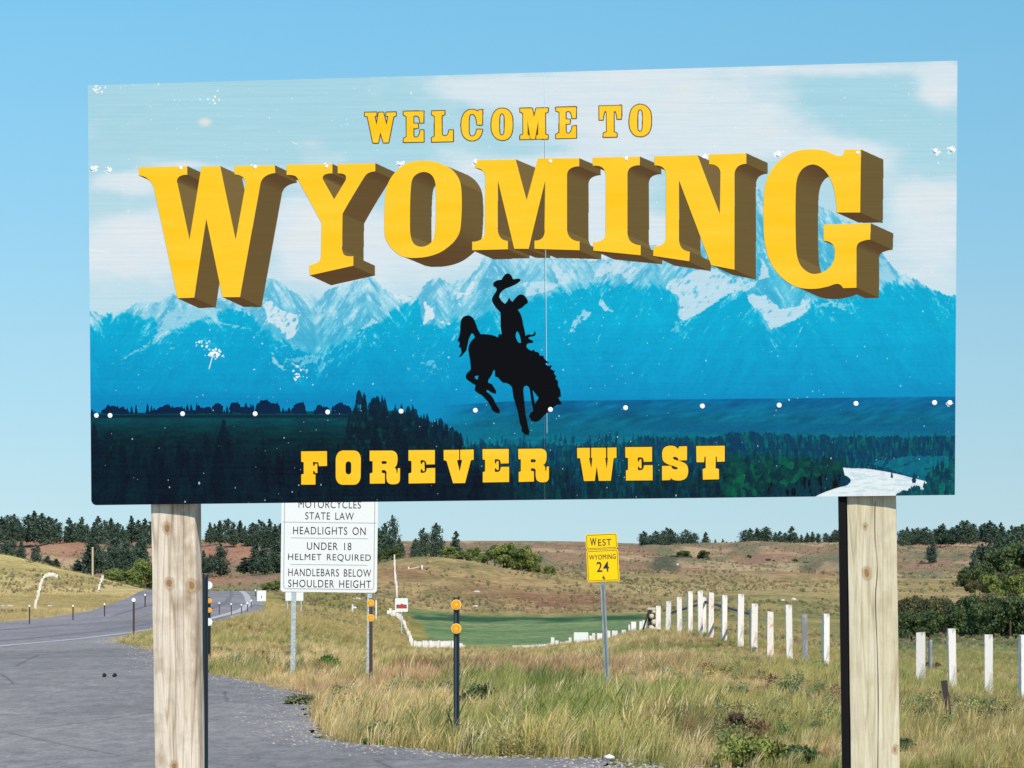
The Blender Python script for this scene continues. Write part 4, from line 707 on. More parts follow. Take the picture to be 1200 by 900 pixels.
# ---------------------------------------------------------------- delineators
dkg = mat('dark_green_post', (.018,.03,.035,1), .5, .2); brn = mat('brown_post', (.07,.045,.035,1), .7); blkm = mat('black_post', (.012,.012,.014,1), .5)
amb = mat('amber_reflector', col((255,160,0), 1.0), .25, 0, .5); ring = mat('reflector_rim', col((255,214,120), 1.0), .4); wref = mat('white_reflector', col((240,250,250), 1.0), .3); cen = mat('reflector_centre', col((255,226,140), 1.0), .3); shn = mat('post_web', (.10,.13,.17,1), .4, .4)
def delin(px, Y, ytop, refs, label, w_px=7, m=dkg, r_px=6, refm=amb, back=False, plain=False, group='reflector posts along the verge', lean=0, base=None):
    u = Y/F; g = TP(px, Y); H = EYE-(ytop-HY)*u-g.z; e = empty('delineator_post', (g.x, Y, g.z), (0, lean, 0)); tag(e, label, 'reflector post', group)
    w2 = w_px*u/2; bm = bmesh.new()
    if plain: bx(bm, -w2, w2, 0, w2*1.5, -.2, H)
    else:
        for a, b, y0, y1 in ((-w2, -w2*.45, 0, .004), (w2*.45, w2, 0, .004), (-w2*.5, -w2*.4, .004, .03), (w2*.4, w2*.5, .004, .03)): bx(bm, a, b, y0, y1, -.2, H)
    link('post', bm_mesh('post', bm), m, e)
    if not plain: bm = bmesh.new(); bx(bm, -w2*.4, w2*.4, .027, .031, -.2, H); link('web', bm_mesh('web', bm), shn, e)
    for (dx, y) in refs:
        z = EYE-(y-HY)*u-g.z; r = r_px*u; yy = .045 if back else -.006
        bm = bmesh.new(); cyl(bm, (0, 0, 0), (0, .008, 0), r, r, 20); a = link('reflector', bm_mesh('reflector', bm), ring if refm is amb else refm, e); a.location = (dx*u, yy, z)
        if refm is amb:
            bm = bmesh.new(); cyl(bm, (0, -.004, 0), (0, -.0005, 0), r*.8, r*.88, 20); bb = link('lens', bm_mesh('lens', bm), amb, a)
            bm = bmesh.new(); cyl(bm, (0, -.006, 0), (0, -.0045, 0), r*.18, r*.2, 10); link('centre', bm_mesh('centre', bm), cen, a)
    return e
delin(535, 26.2, 700, [(-.3,708.5),(-.3,736.5)], 'dark steel post with two round amber reflectors in the middle verge', 7)
delin(434.5, 44.6, 701, [(0,706.5),(0,724)], 'brown post with two amber reflectors right of the motorcycle sign', 4, brn, 4.2, plain=True)
delin(240.6, 20., 673.5, [(2.9,686),(2.9,729)], 'dark channel post with white half hidden reflectors beside the left timber post', 6.6, m=dkg, r_px=4.6, refm=wref, back=True)
delin(245.2, 52, 700, [(0,704),(0,715)], 'thin black post with two amber reflectors behind the left timber post', 3, blkm, 3, plain=True)
delin(156.6, 78, 702, [(0,703)], 'rusty brown post with round white top reflector on the straw island', 2.2, brn, 2.3, wref, plain=True)
for i, (px, yt, Y) in enumerate([(34.5,709,133),(85.5,709,150),(122.5,707,160),(170,696,190)]):
    delin(px, Y, yt, [(0, yt+1)], '%s small post with white cap across the highway, counted from the left' % ['first','second','third','fourth'][i], 1.4, brn, 1.1, wref, plain=True, group='small posts across the highway')
for i, (px, yt, yb) in enumerate([(257,706,721),(271,707,721),(283,708,719),(290,706,717),(294.5,703,712),(299.5,691,699)]):
    Y = findY(px, yb, 60); delin(px, Y, yt, [(0, yt+.8)], '%s little reflector post right of the receding highway, from the left' % ['first','second','third','fourth','fifth','sixth'][i], 1.0, brn, 1.0, wref, plain=True, group='little posts along the far highway')

# ---------------------------------------------------------------- white post fence winding over the hills
def paint_mat(name, a, b, seed, t):
    m = mat(name, a, .7); k = NT(m); c = k.coord('Object', (1, 1, .35)); c.node.inputs['Location'].default_value = (seed, 0, seed); f = k.noise(9, 5, .65, c)
    k.l(k.ramp(f, [(t-.05, a), (t+.06, b)]), k.b.inputs['Base Color']); k.bump(f, .4, .01); return m
wp = paint_mat('white_painted_wood', (.84,.77,.70,1), (.56,.49,.42,1), 2, .56); wo = paint_mat('peeling_painted_wood', (.80,.72,.64,1), (.62,.36,.22,1), 5, .55); gw = paint_mat('bare_grey_wood', col((140,138,140), 1.1), col((170,166,164), 1.1), 8, .5)
def fpost_mesh(m, sd):
    r = random.Random(sd); bm = bmesh.new(); v = bx(bm, -.065, .065, -.05, .05, -.3, 1)
    for q in v: q.co.x *= 1+r.uniform(-.08, .08)*(q.co.z > .5); q.co.z += r.uniform(-.015, .015)*(q.co.z > .5); q.co.x += r.uniform(-.008, .008)
    bmesh.ops.bevel(bm, geom=list(bm.edges), offset=.006, segments=1); me = bm_mesh('fence_post', bm); me.materials.append(m); return me
FM = {'w': [fpost_mesh(wp, i) for i in range(4)], 'o': [fpost_mesh(wo, 9)], 'g': [fpost_mesh(gw, 11)]}
def fence_post(px, yt, Y, wpx, kind, label, group='white painted fence posts', sink=0):
    u = Y/F; g = TP(px, Y); H = EYE-(yt-HY)*u-g.z; H = max(H, .35); o = bpy.data.objects.new('fence_post', random.choice(FM[kind])); C.objects.link(o)
    o.location = g; o.scale = (wpx*u/.13, 1.0 if wpx*u < .3 else 1.2, H); o.rotation_euler = (random.uniform(-.02,.02), random.uniform(-.025,.025), random.uniform(-.3,.3)); tag(o, label, 'fence post', group); return o
O_ = ['first','second','third','fourth','fifth','sixth','seventh','eighth','ninth','tenth','eleventh','twelfth','thirteenth','fourteenth']
right = [(1079.5,741,50,10.5,'w'),(1116.5,737.5,47,8.5,'w'),(1158.7,744.5,44,9.3,'w'),(1199.5,744.5,42,9,'w')]
for i, (px, yt, Y, wq, kd) in enumerate(right): fence_post(px, yt, Y, wq, kd, '%s white fence post to the right of the pale timber post' % O_[i])
midp = [(967.8,720,60,7,'w'),(925.3,709.5,64,7.2,'w'),(902.5,717,68,7.6,'o'),(884,708,72,7.2,'w'),(867.8,697,76,7,'w'),(848.7,698,81,6,'w'),(833,694.5,86,6.4,'o'),(821,692.5,89.5,5.4,'w'),(808.7,693,92,5.4,'w'),(796.6,700,96,5.6,'w'),(783,705,100,5.4,'w'),(771.5,710,105,5.4,'w')]
for i, (px, yt, Y, wq, kd) in enumerate(midp): fence_post(px, yt, Y, wq, kd, '%s%s fence post to the left of the pale timber post' % (O_[i], ' peeling orange white' if kd == 'o' else ' tall white'))
fence_post(943.8, 720.5, 61.5, 6.4, 'g', 'bare grey wooden fence post between white ones'); fence_post(880, 714, 74, 2.6, 'g', 'thin grey fence post behind the white ones')
fence_post(825.5, 700, 93, 4.2, 'w', 'short white fence post half hidden behind a taller one')
fence_post(1090.5, 750, 66, 3.4, 'g', 'small grey brown post behind the first right hand white post')
for (px, yt, wq, kd) in [(755,727,4.5,'w'),(750.5,728,3,'w'),(742,728.5,5.6,'w'),(737.8,732,2.4,'w'),(731,738,5,'w'),(720.5,739,6.5,'w'),(713.6,739,3.6,'w'),(702.6,742,5.6,'w'),(695.6,742,3.8,'o'),(691.6,745,3.2,'w'),(688.3,745,2.8,'w'),(668.5,747,3,'w'),(665,751,4.6,'w'),(661.8,752,2.8,'w'),(658.4,754,4,'w'),(652.3,750.5,4,'w'),(647.2,747,4,'w'),(643.8,755,2.6,'w')]:
    fence_post(px, yt, 116+.12*(760-px), wq, kd, 'white fence post in the close packed row dipping left of the stone corner post', 'close packed white posts in the dip')
for x in np.arange(602, 643, 3.4): fence_post(x, 757.5+random.uniform(-1, 1)+(x > 632)*-1, 132, 3.0, random.choice('wwwwo'), 'tiny white post top showing above the grass at the verge crest', 'tiny white post tops at the verge crest')
for x in np.arange(486, 545, 2.6): fence_post(x, 751.3+random.uniform(-.7, .7)+max(0, x-530)*.3, 138+random.uniform(-2, 2), 2.9, 'w', 'white post in the dense line at the foot of the straw knoll', 'dense white posts at the foot of the knoll')
def chain(pts, step, hpx, wpx, y0, label, group):
    pts = [np.array(p, float) for p in pts]; cum = 0; nxt = 0
    for a, b in zip(pts[:-1], pts[1:]):
        L = np.linalg.norm(b-a); s = nxt-cum
        while s < L:
            p = a+(b-a)*s/L; Y = findY(p[0], p[1], y0); fence_post(p[0]+random.uniform(-.5,.5), p[1]-hpx*random.uniform(.7,1.1), Y, wpx*random.uniform(.75,1.05), random.choice('wwwwwwwo'), label, group); s += step
        nxt = cum+s; cum += L
chain([(483,757),(480,749),(477,741),(472,731),(467,724),(460,721),(453,721)], 2.5, 7.5, 3.2, 150, 'white post in the line curving up the straw knoll', 'white posts up the knoll')
chain([(465.3,700),(464.6,690),(463.5,680),(462.7,670),(462.3,662),(461.8,656)], 3.2, 8, 1.9, 330, 'white post in the line climbing the brown hill', 'white posts up the brown hill')
chain([(41,714),(43,707),(45,699),(47,691),(49,683),(52,678)], 3.0, 5.2, 2.6, 130, 'white post in the left line climbing the grassy hill', 'white posts up the left hill')
chain([(53,677),(57,675),(61,675),(65,676.5),(68,679)], 2.4, 4.4, 2.6, 130, 'white post over the crest of the left grassy hill line', 'white posts over the left hill crest')
chain([(115.5,694),(117,688),(119,682),(121,677)], 2.6, 4.6, 2.6, 150, 'white post in the second line near the hill end', 'white posts near the hill end')
chain([(121,677),(126,677.5),(131,679),(135,681)], 2.2, 3.2, 2.4, 150, 'white post at the top of the second hill line', 'white posts at the second line top')
# corner post with stones, rails, leaning stake, barrier by the hill
drk = mat('dark_old_wood', (.05,.04,.035,1), .9); lg = mat('grey_log', col((112,104,104), 1.1), .9); stn = mat('pale_stone', col((214,198,172), 1.1), .9)
u = 106/F; g = TP(761, 106); e = empty('corner_post', tuple(g)); tag(e, 'dark braced fence corner post packed with pale stones', 'fence post')
z = lambda y: EYE-(y-HY)*u-g.z
bm = bmesh.new(); bx(bm, -.05, .09, 0, .12, -.2, z(712)); bx(bm, .12, .2, .02, .1, -.2, z(713)); link('post', bm_mesh('post', bm), drk, e)
bm = bmesh.new(); bx(bm, -.06, .24, -.02, .16, z(714.5), z(712)); link('cap', bm_mesh('cap', bm), stn, e)
for i, (dx, y, r) in enumerate([(.06,736,.11),(.16,729,.10),(.07,722,.09),(.15,717,.07),(.2,738,.09)]):
    bm = bmesh.new(); bmesh.ops.create_icosphere(bm, subdivisions=2, radius=r); 
    for v in bm.verts: v.co *= 1+random.uniform(-.12, .12)
    o = link('stone', bm_mesh('stone', bm), stn, e); o.location = (dx, -.08, z(y))
bm = bmesh.new(); cyl(bm, (-.28, .05, z(744)), (-.02, .05, z(716)), .035, .03, 8); link('brace', bm_mesh('brace', bm), drk, e)
def log(p, q, r, m, label, cat='rail'):
    a = TP(p[0], p[2]); a.z = EYE-(p[1]-HY)*p[2]/F; b = TP(q[0], q[2]); b.z = EYE-(q[1]-HY)*q[2]/F; bm = bmesh.new(); cyl(bm, (0, 0, 0), b-a, r, r*.8, 8); o = link('fence_rail', bm_mesh('fence_rail', bm), m); o.location = a; tag(o, label, cat); return o
log((784,719,103), (822,707.5,94), .045, lg, 'dark weathered log rail behind the left white fence posts'); log((824,704.5,94), (879,719.5,77), .045, lg, 'grey weathered log rail sloping down behind the tallest white posts')
Yr = findY(478, 668, 330)
log((463.5,671.5,Yr), (493,664,Yr+6), .16, mat('pale_rail', col((214,180,150), 1.1), .9), 'pale wooden rail reaching right from the fence on the brown hill')
for px, yt, kd in [(479,668,'w'),(494.5,662,'w'),(492.7,660,'g')]: fence_post(px, yt, Yr+3, 1.6, kd, {479:'small white post under the pale rail',494.5:'white post at the right end of the pale rail',492.7:'dark grey post at the right end of the pale rail'}[px], 'posts under the pale rail')
for px, Y in ((413,250),(441,235)):
    fence_post(px, 708 if px < 430 else 703, Y, 1.6, 'w', 'thin white gate post left of the second amber reflector post' if px < 430 else 'thin white gate post right of the second amber reflector post', 'gate posts')
u = 31/F; g = TP(1112, 31); e = empty('leaning_stake', (g.x+2*u, 31, g.z), (0, -math.radians(8), 0)); tag(e, 'short black steel stake leaning left in the grass', 'stake')
bm = bmesh.new(); hs_ = EYE-(797-HY)*u-g.z; bx(bm, -.032, .032, 0, .01, -.2, hs_); bx(bm, -.006, .006, .01, .04, -.2, hs_); link('stake', bm_mesh('stake', bm), drk, e)
# far wooden pole
Y = findY(108.5, 676, 330) if False else 420; bm = bmesh.new(); u = Y/F; g = TP(108.5, Y); cyl(bm, (0, 0, -.3), (0, 0, EYE-(641-HY)*u-g.z), 1.3*u, 1.1*u, 8); o = link('wooden_pole', bm_mesh('wooden_pole', bm), mat('pole_wood', col((196,180,150), 1.1), .9)); o.location = g; tag(o, 'pale wooden pole standing behind the left grassy hill', 'pole')
# rocks
def rock(px, y, wq, hq, y0, label, m=stn, name='rock'):
    Y = findY(px, y, y0); u = Y/F; g = TP(px, Y); bm = bmesh.new(); bmesh.ops.create_icosphere(bm, subdivisions=2, radius=1); r = random.Random(px)
    for v in bm.verts: v.co *= 1+r.uniform(-.18, .18); v.co.x *= wq*u/2; v.co.y *= wq*u/2; v.co.z *= hq*u*.42
    o = link(name, bm_mesh(name, bm), m); o.location = g; tag(o, label, 'rock')
wst = mat('white_rock', col((226,216,206), 1.15), .9)
for a in [(418,703,11,6,200,'white rock between the motorcycle sign leg and amber post'),(414,713,8,5,190,'small white rock below the larger white one'),(484,649,9,4,400,'pale rock on the crest of the brown hill'),(478,652,6,5,400,'second pale rock at the crest beside the white posts'),(750,693,9,4,350,'whitish rock on the slope right of the route marker'),(559,694,7,3,350,'small pale rock on the brown hillside'),(557,711,7,3,320,'pale rock low on the brown hill'),(917,704,6,4,330,'pale rock above the fence left of the timber post'),(930,703,6,5,330,'rounded pale rock right of its twin above the fence'),(58,711,7,4,140,'grey rock beside the left hill fence line'),(12,711,9,4,130,'white rock at the left frame edge below the hill'),(3,711,6,4,130,'white rock cut by the left frame edge'),(784+10,662,4,3,700,'tiny pale rock on the far reddish slope')]: rock(*a, m=wst)
# debris on the turnout
rub = mat('rubber', (.015,.015,.016,1), .8)
for px, w_, lb in [(122.5,4,'black rubber scrap on the asphalt, left piece'),(134.5,5,'black rubber scrap on the asphalt, right piece')]:
    Y = findY(px, 794); u = Y/F; g = TP(px, Y); bm = bmesh.new(); bmesh.ops.create_icosphere(bm, subdivisions=2, radius=1)
    for v in bm.verts: v.co.x *= w_*u/2*(1+random.uniform(-.2,.2)); v.co.y *= .14; v.co.z = max(v.co.z, -.2)*3.4*u*(1+random.uniform(-.25,.25))
    o = link('rubber_scrap', bm_mesh('rubber_scrap', bm), rub); o.location = g+Vector((0, 0, .02)); tag(o, lb, 'debris')
Y = findY(714, 892); g = TP(714, Y); bm = bmesh.new(); bmesh.ops.create_icosphere(bm, subdivisions=2, radius=1)
for v in bm.verts: v.co.x *= .045*(1+random.uniform(-.2,.2)); v.co.y *= .04; v.co.z *= .02*(1+random.uniform(-.3,.3))
o = link('litter', bm_mesh('litter', bm), white_m); o.location = g+Vector((0, 0, .03)); tag(o, 'crumpled white litter at the edge of the turnout', 'litter')

# ---------------------------------------------------------------- trees
def leaf_mat(name, base, var, trans=.25):
    m = mat(name, base, .75, 0, .15); k = NT(m); at = k.n('ShaderNodeAttribute', attribute_name='col'); oi = k.n('ShaderNodeObjectInfo')
    c = k.mix(1, at.outputs['Color'], base, 'MULTIPLY'); c = k.mix(.5, c, k.ramp(oi.outputs['Random'], [(0, (1-var,1-var*.7,1-var,1)), (1, (1+var,1+var,1+var*.6,1))]), 'MULTIPLY')
    k.l(c, k.b.inputs['Base Color']); tr = k.n('ShaderNodeBsdfTranslucent'); k.l(c, tr.inputs['Color']); mx = k.n('ShaderNodeMixShader'); mx.inputs[0].default_value = trans
    out = m.node_tree.nodes['Material Output']; k.l(k.b.outputs[0], mx.inputs[1]); k.l(tr.outputs[0], mx.inputs[2]); k.l(mx.outputs[0], out.inputs['Surface']); return m
pine_m = leaf_mat('pine_needles', (.080,.118,.086,1), .28, .12); oak_m = leaf_mat('broad_leaves', (.185,.235,.085,1), .22, .25); dko_m = leaf_mat('dark_leaves', (.088,.128,.058,1), .25, .2); scrub_m = leaf_mat('thicket_leaves', (.125,.122,.066,1), .3, .2); bark = mat('bark', (.10,.07,.05,1), .95)
def leaves_mesh(name, cen, size, tint, r):
    n = len(cen); a = r.normal(size=(n, 3)); a /= np.linalg.norm(a, axis=1)[:, None]; b = np.cross(a, r.normal(size=(n, 3))); b /= np.linalg.norm(b, axis=1)[:, None]
    sz = (size*r.uniform(.6, 1.3, n))[:, None]; v = np.stack([cen-a*sz*.5, cen+b*sz*.3, cen+a*sz*.5, cen-b*sz*.3], 1).reshape(-1, 3)
    f = np.arange(4*n).reshape(n, 4); return mesh_np(name, v, f, cols=np.repeat(tint, 4, 0))
def pine_mesh(sd, full=1.0, n=3200, wid=.27):
    r = np.random.default_rng(sd); H = 1.0; cs = []; 
    nl = 13; base = r.uniform(.06, .16)
    for i in range(nl):
        t = i/(nl-1); z = base+(1-base)*t; R = wid*full*(1-t)**[.8,.7,.55,.38,.32][sd%5]*(1.0 if t > .12 else .75)*r.uniform(.75, 1.15)+.012
        for j in range(max(3, int(7*(1-t)+2))):
            a = r.uniform(0, 6.28); rr = R*r.uniform(.55, 1.1); c = np.array([math.cos(a)*rr*.62, math.sin(a)*rr*.62, z+r.uniform(-.02, .02)-rr*.12]); cs.append((c, rr*.42+.012))
    cs.append((np.array([0, 0, .965]), .014)); per = n//len(cs)+1; P = []; Tn = []
    for c, s in cs:
        q = c+r.normal(size=(per, 3))*np.array([s*.6, s*.6, s*.42]); P.append(q); Tn.append(np.tile(r.uniform(.72, 1.3)*np.array([1, 1, .95]), (per, 1))*r.uniform(.85, 1.15, (per, 1)))
    return leaves_mesh('crown', np.concatenate(P), .058, np.concatenate(Tn), r)
def round_mesh(sd, n=2400, lob=16, flat=.75, size=.075):
    r = np.random.default_rng(sd); cs = []
    for i in range(lob):
        a = r.uniform(0, 6.28); rr = r.uniform(.05, .36); cs.append((np.array([math.cos(a)*rr, math.sin(a)*rr, r.uniform(.2, .82)*(1-.5*rr)]), r.uniform(.10, .19)))
    P = []; Tn = []; per = n//lob
    for c, s in cs:
        d = r.normal(size=(per, 3)); d /= np.linalg.norm(d, axis=1)[:, None]; q = c+d*s*r.uniform(.55, 1.12, (per, 1))*np.array([1, 1, flat]); q[:, 2] = np.abs(q[:, 2]); P.append(q); hue = r.uniform(0, 1); base = np.array([1, 1, 1])*(1-hue)+np.array([1.35, 1.2, .9])*hue
        Tn.append(np.tile(base*r.uniform(.7, 1.2), (per, 1))*r.uniform(.8, 1.2, (per, 1)))
    return leaves_mesh('crown', np.concatenate(P), size, np.concatenate(Tn), r)
def trunk_mesh(r0, h):
    bm = bmesh.new(); cyl(bm, (0, 0, -.03), (0, 0, h), r0, r0*.35, 6)
    for a in range(3): cyl(bm, (0, 0, h*.35+.1*a), (math.cos(a*2.1)*.12, math.sin(a*2.1)*.12, h*.5+.12*a), r0*.4, r0*.15, 5)
    return bm_mesh('trunk', bm)
PM = [pine_mesh(100+i, [1,.85,1.15,1.35,1.6][i]) for i in range(5)]; PT = trunk_mesh(.022, .8)
RM = [round_mesh(200+i) for i in range(4)]; DM = [round_mesh(300+i, 2600, 20) for i in range(3)]; SM_ = [round_mesh(400+i, 3000, 22, .8, .06) for i in range(3)]; RT = trunk_mesh(.03, .6)
for m_, lst in ((pine_m, PM), (oak_m, RM), (dko_m, DM), (scrub_m, SM_)):
    for q in lst: q.materials.append(m_)
PT.materials.append(bark); RT.materials.append(bark)
def tree(px, ytop, ybase, Y, kind, wr, label, group, var=None, cat=None):
    u = Y/F; X = (px-600)*u; g = Vector((X, Y, EYE-(ybase-HY)*u)); tz = T1(X, Y); g.z = min(tz, g.z) if abs(tz-g.z) < 4*u+.6 else tz; H = EYE-(ytop-HY)*u-g.z
    lst, tm0, nm, ct = {'pine': (PM, PT, 'pine_tree', 'pine tree'), 'leafy': (RM, RT, 'leafy_tree', 'tree'), 'dark': (DM, RT, 'leafy_tree', 'tree'), 'bush': (RM, RT, 'bush', 'bush'), 'dbush': (DM, RT, 'bush', 'bush'), 'thicket': (SM_, RT, 'thicket_bush', 'bush')}[kind]
    e = empty(nm, g, (0, 0, random.uniform(0, 6.28))); tag(e, label, cat or ct, group); e.scale = (H*wr, H*wr, H)
    o = bpy.data.objects.new('trunk', tm0); C.objects.link(o); o.parent = e
    o = bpy.data.objects.new('crown', lst[var] if var is not None else (random.choice(lst[2:]) if kind == 'pine' and px > 740 and random.random() < .75 else random.choice(lst))); C.objects.link(o); o.parent = e; return e
def nth(i): 
    return (O_+['fifteenth','sixteenth','seventeenth','eighteenth','nineteenth','twentieth','twenty-first','twenty-second','twenty-third','twenty-fourth','twenty-fifth','twenty-sixth','twenty-seventh','twenty-eighth'])[i]
def row(lst, ox, oy, sc, ybase, Y, kind, where, group, wr=1.0):
    for i, t in enumerate(sorted(lst)):
        px, yt = ox+t[0]/sc, oy+t[1]/sc; yb = oy+t[2]/sc if len(t) > 2 and t[2] else ybase; ww = t[3] if len(t) > 3 else wr
        tree(px, yt, yb, Y+random.uniform(-20, 20), kind, ww, '%s %s %s' % (nth(i), {'pine':'dark green pine','leafy':'leafy tree','bush':'green bush','dbush':'dark bush','dark':'dark leafy tree','thicket':'brownish thicket bush'}[kind], where), group)
row([(-20,128),(10,130),(45,122),(85,115),(118,165),(165,118),(200,97),(245,110),(285,130),(330,142),(405,137),(440,165),(480,133),(510,172),(550,165),(575,128),(610,150),(650,138),(690,165),(720,188),(770,128),(810,148),(850,140),(895,150),(960,150),(1030,140),(1100,160)], 0, 580, 5, 634, 990, 'pine', 'on the left ridge, from the left frame edge', 'pines on the left ridge', 1.25)
row([(130,165),(158,172),(188,152),(237,142),(268,168),(308,152),(335,185),(380,165),(418,148),(450,172),(480,147),(512,175),(545,170),(600,160),(680,150)], 220, 580, 5, 634, 985, 'pine', 'on the ridge between the left timber post and the white sign', 'pines right of the left timber post', 1.2)
row([(25,230,300,1.0),(45,305,345,1.8),(70,255,320,1.0),(125,260,335,.9),(210,292,360,1.1),(545,235,305),(520,308,358,1.3),(690,245,310,1.3),(675,300,395,1.0),(720,310,400,1.0),(755,265,402,.9),(820,215,310,1.0),(840,280,355,1.1),(590,370,450,1.1),(490,415,450),(455,380,412,2.4),(330,375,400,3),(280,358,392,2.2)], 0, 580, 5, 650, 760, 'pine', 'on the reddish hillside at the left', 'pines on the left hillside', 1.2)
row([(645,430,500,1.5),(690,415,505,1.5),(740,425,512,1.3),(815,400,540,1.0),(850,350,545,1.0),(890,370,545,1.0)], 0, 580, 5, 690, 470, 'bush', 'in the hollow behind the left grassy hill', 'green bushes behind the left hill')
row([(195,293,350,1.3),(92,330,425,1.2),(128,350,432,1.2),(400,270,350,1.2),(450,265,343,1.1),(500,280,342,1.1),(530,262,346,1.0),(335,368,392,3),(512,380,395,2.5)], 220, 580, 5, 650, 780, 'pine', 'on the slope behind the highway bend', 'pines on the middle slope', 1.2)
row([(470,500,548,1.6),(520,492,550,1.6)], 220, 580, 5, 690, 540, 'bush', 'low beside the motorcycle sign', 'bushes left of the white sign')
row([(118,200,370,.8),(155,172,385,1.0),(240,255,335,1.2),(85,150,350,1.0)], 420, 580, 5, 655, 640, 'pine', 'beside the right edge of the white motorcycle sign', 'pines right of the white sign', 1.0)
row([(198,125,300,.5),(383,197,282,.9),(335,258,270,1),(455,170,320,.85),(572,216,292,1.1)], 420, 580, 5, 640, 660, 'pine', 'standing alone against the sky right of the white sign', 'lone pines against the sky', 1.0)
row([(125,300,380,1.0),(175,290,375,1.1),(215,280,340,1.2)], 420, 580, 5, 655, 620, 'dbush', 'beneath the pines right of the white sign', 'bushes beneath the pines')
row([(500,310,372,1.5),(545,290,365,1.4),(600,318,378,1.4),(650,300,385,1.3),(700,290,392,1.2),(755,300,395,1.1),(800,275,398,1.1),(850,270,405,1.0),(905,252,410,1.0),(955,275,420,1.0),(1000,268,420,1.0),(895,340,425,1.2),(960,360,440,1.1),(1010,385,460,1.1),(1060,395,470,1.1),(1110,400,476,1.1),(1145,415,478,1.0)], 420, 580, 5, 655, 590, 'bush', 'in the thicket behind the crest of the brown hill', 'bushes behind the brown hill', 1.1)
row([(770,213),(812,235),(840,212),(880,225),(905,193),(930,200),(958,222),(1015,203),(1045,235),(1067,223),(1135,218),(1192,260),(1235,258),(1308,268)], 600, 580, 5, 636.5, 1230, 'pine', 'on the horizon right of the route marker', 'pines right of the route marker', 1.35)
row([(472,205),(495,197),(535,195),(565,215),(590,188),(645,220),(670,213),(700,222),(740,186),(765,225),(795,233),(830,222),(860,216),(895,225),(940,222),(970,235),(992,205),(1015,205),(1060,200),(1110,210),(1160,205)], 780, 580, 5, 636.5, 1170, 'pine', 'on the horizon left of the pale timber post', 'pines left of the pale timber post', 1.5)
row([(490,205),(515,190),(545,198),(580,192),(605,200),(630,190),(672,205),(700,185),(725,170),(750,205),(780,190),(805,178),(838,153),(868,152),(905,170),(945,185),(970,168),(1000,153),(1030,175),(1065,165),(1090,215),(1128,180)], 960, 580, 5, 631.5, 1040, 'pine', 'on the ridge right of the pale timber post', 'pines on the right ridge', 1.5)
row([(1165,190,262,1.4),(1190,178,270,1.4),(1230,170,270,1.3),(665,253,388,.8),(640,300,395,.9),(600,385,425,1.8),(640,410,430,2.6),(760,430,528,.75),(730,495,530,2),(935,295,350,1.3),(1042,248,330,1.2),(985,310,370,1.3),(850,458,520,1.2),(900,350,430,1.3),(905,400,470,1.3),(960,340,430,1.3),(1120,250,340,1.3),(1160,230,330,1.3)], 960, 580, 5, 650, 840, 'pine', 'on the slope right of the pale timber post', 'pines on the right slope', 1.2)
row([(845,343,365,2),(800,372,390,2),(800,400,424,2.4),(690,400,415,1.6),(585,452,474,2),(640,485,508,2.4),(720,515,532,1.6)], 960, 580, 5, 650, 860, 'dbush', 'dotted over the slope right of the timber post', 'scrub on the right slope')
row([(870,400,530,1.2),(920,420,540,1.2),(970,395,560,1.1),(1020,400,560,1.1),(1060,345,560,1.0),(1110,330,560,1.0),(1160,330,560,1.0),(1205,300,560,1.0),(1250,300,560,1.0)], 960, 580, 5, 690, 640, 'dark', 'in the wood at the right frame edge', 'trees in the right hand wood')
row([(1010,430,600,.9),(1075,470,620,.9),(1130,430,610,.9),(1180,400,620,.9),(1230,420,620,.9)], 960, 580, 5, 700, 480, 'leafy', 'in front of the right hand wood', 'lighter trees before the wood')
row([(450,560,790,.8),(490,545,800,.9),(520,585,800,1.0),(555,540,800,.8),(590,600,805,1.2),(625,552,810,.8),(665,575,812,1.0),(700,545,815,.8),(735,590,820,1.1),(765,560,820,.8),(800,600,825,1.1),(850,540,830,.8),(930,560,835,1.0),(1010,520,835,.8),(1100,530,840,.9),(1180,510,845,.9)], 960, 580, 5, 742, 235, 'thicket', 'in the brownish thicket beyond the right fence', 'thicket bushes beyond the fence', 1.0)
row([(540,650,818,1.1),(640,640,822,1.0),(790,600,835,.9),(825,560,838,.8),(870,585,840,1.0),(915,540,842,.8),(970,590,845,1.0),(1020,550,848,.8),(1070,585,850,1.0),(1120,540,850,.8),(1170,580,850,1.0),(1220,560,850,.9)], 960, 580, 5, 745, 215, 'dbush', 'in the dark lower thicket at the right', 'dark bushes beyond the fence')
row([(845,440,570,1.1),(880,430,580,1.1),(925,400,580,1.1),(965,370,590,1.1),(1005,340,590,1.1),(1050,320,590,1.1),(1085,260,590,1.1),(1120,240,590,1.1),(1160,225,590,1.1),(1195,220,590,1.1),(1235,210,590,1.1)], 960, 580, 5, 695, 560, 'dark', 'on the wooded slope by the right frame edge', 'trees of the wooded slope')
row([(350,350,372,2.4),(230,348,364,2),(310,382,402,2.2),(560,345,365,2.4),(640,360,380,2.4),(750,395,440,1.6),(800,380,440,1.8),(850,372,435,1.6),(900,362,410,1.6),(950,345,390,1.5),(1010,312,350,1.4),(1120,310,332,1.2),(1035,375,390,1.5)], 600, 580, 5, 655, 900, 'dbush', 'on the far slope right of the route marker', 'scrub on the far slope')
row([(490,345,358,1.6),(600,390,414,2),(635,378,390,2),(830,388,412,2.2),(760,400,412,2),(300,470,486,2),(180,405,415,2)], 780, 580, 5, 655, 900, 'dbush', 'on the far slope above the white fence', 'scrub above the white fence')
row([(345,560,600,2.5),(170,560,606,1.8),(430,545,570,1.2)], 420, 580, 5, 700, 400, 'bush', 'low on the brown hill face', 'low bushes on the brown hill')
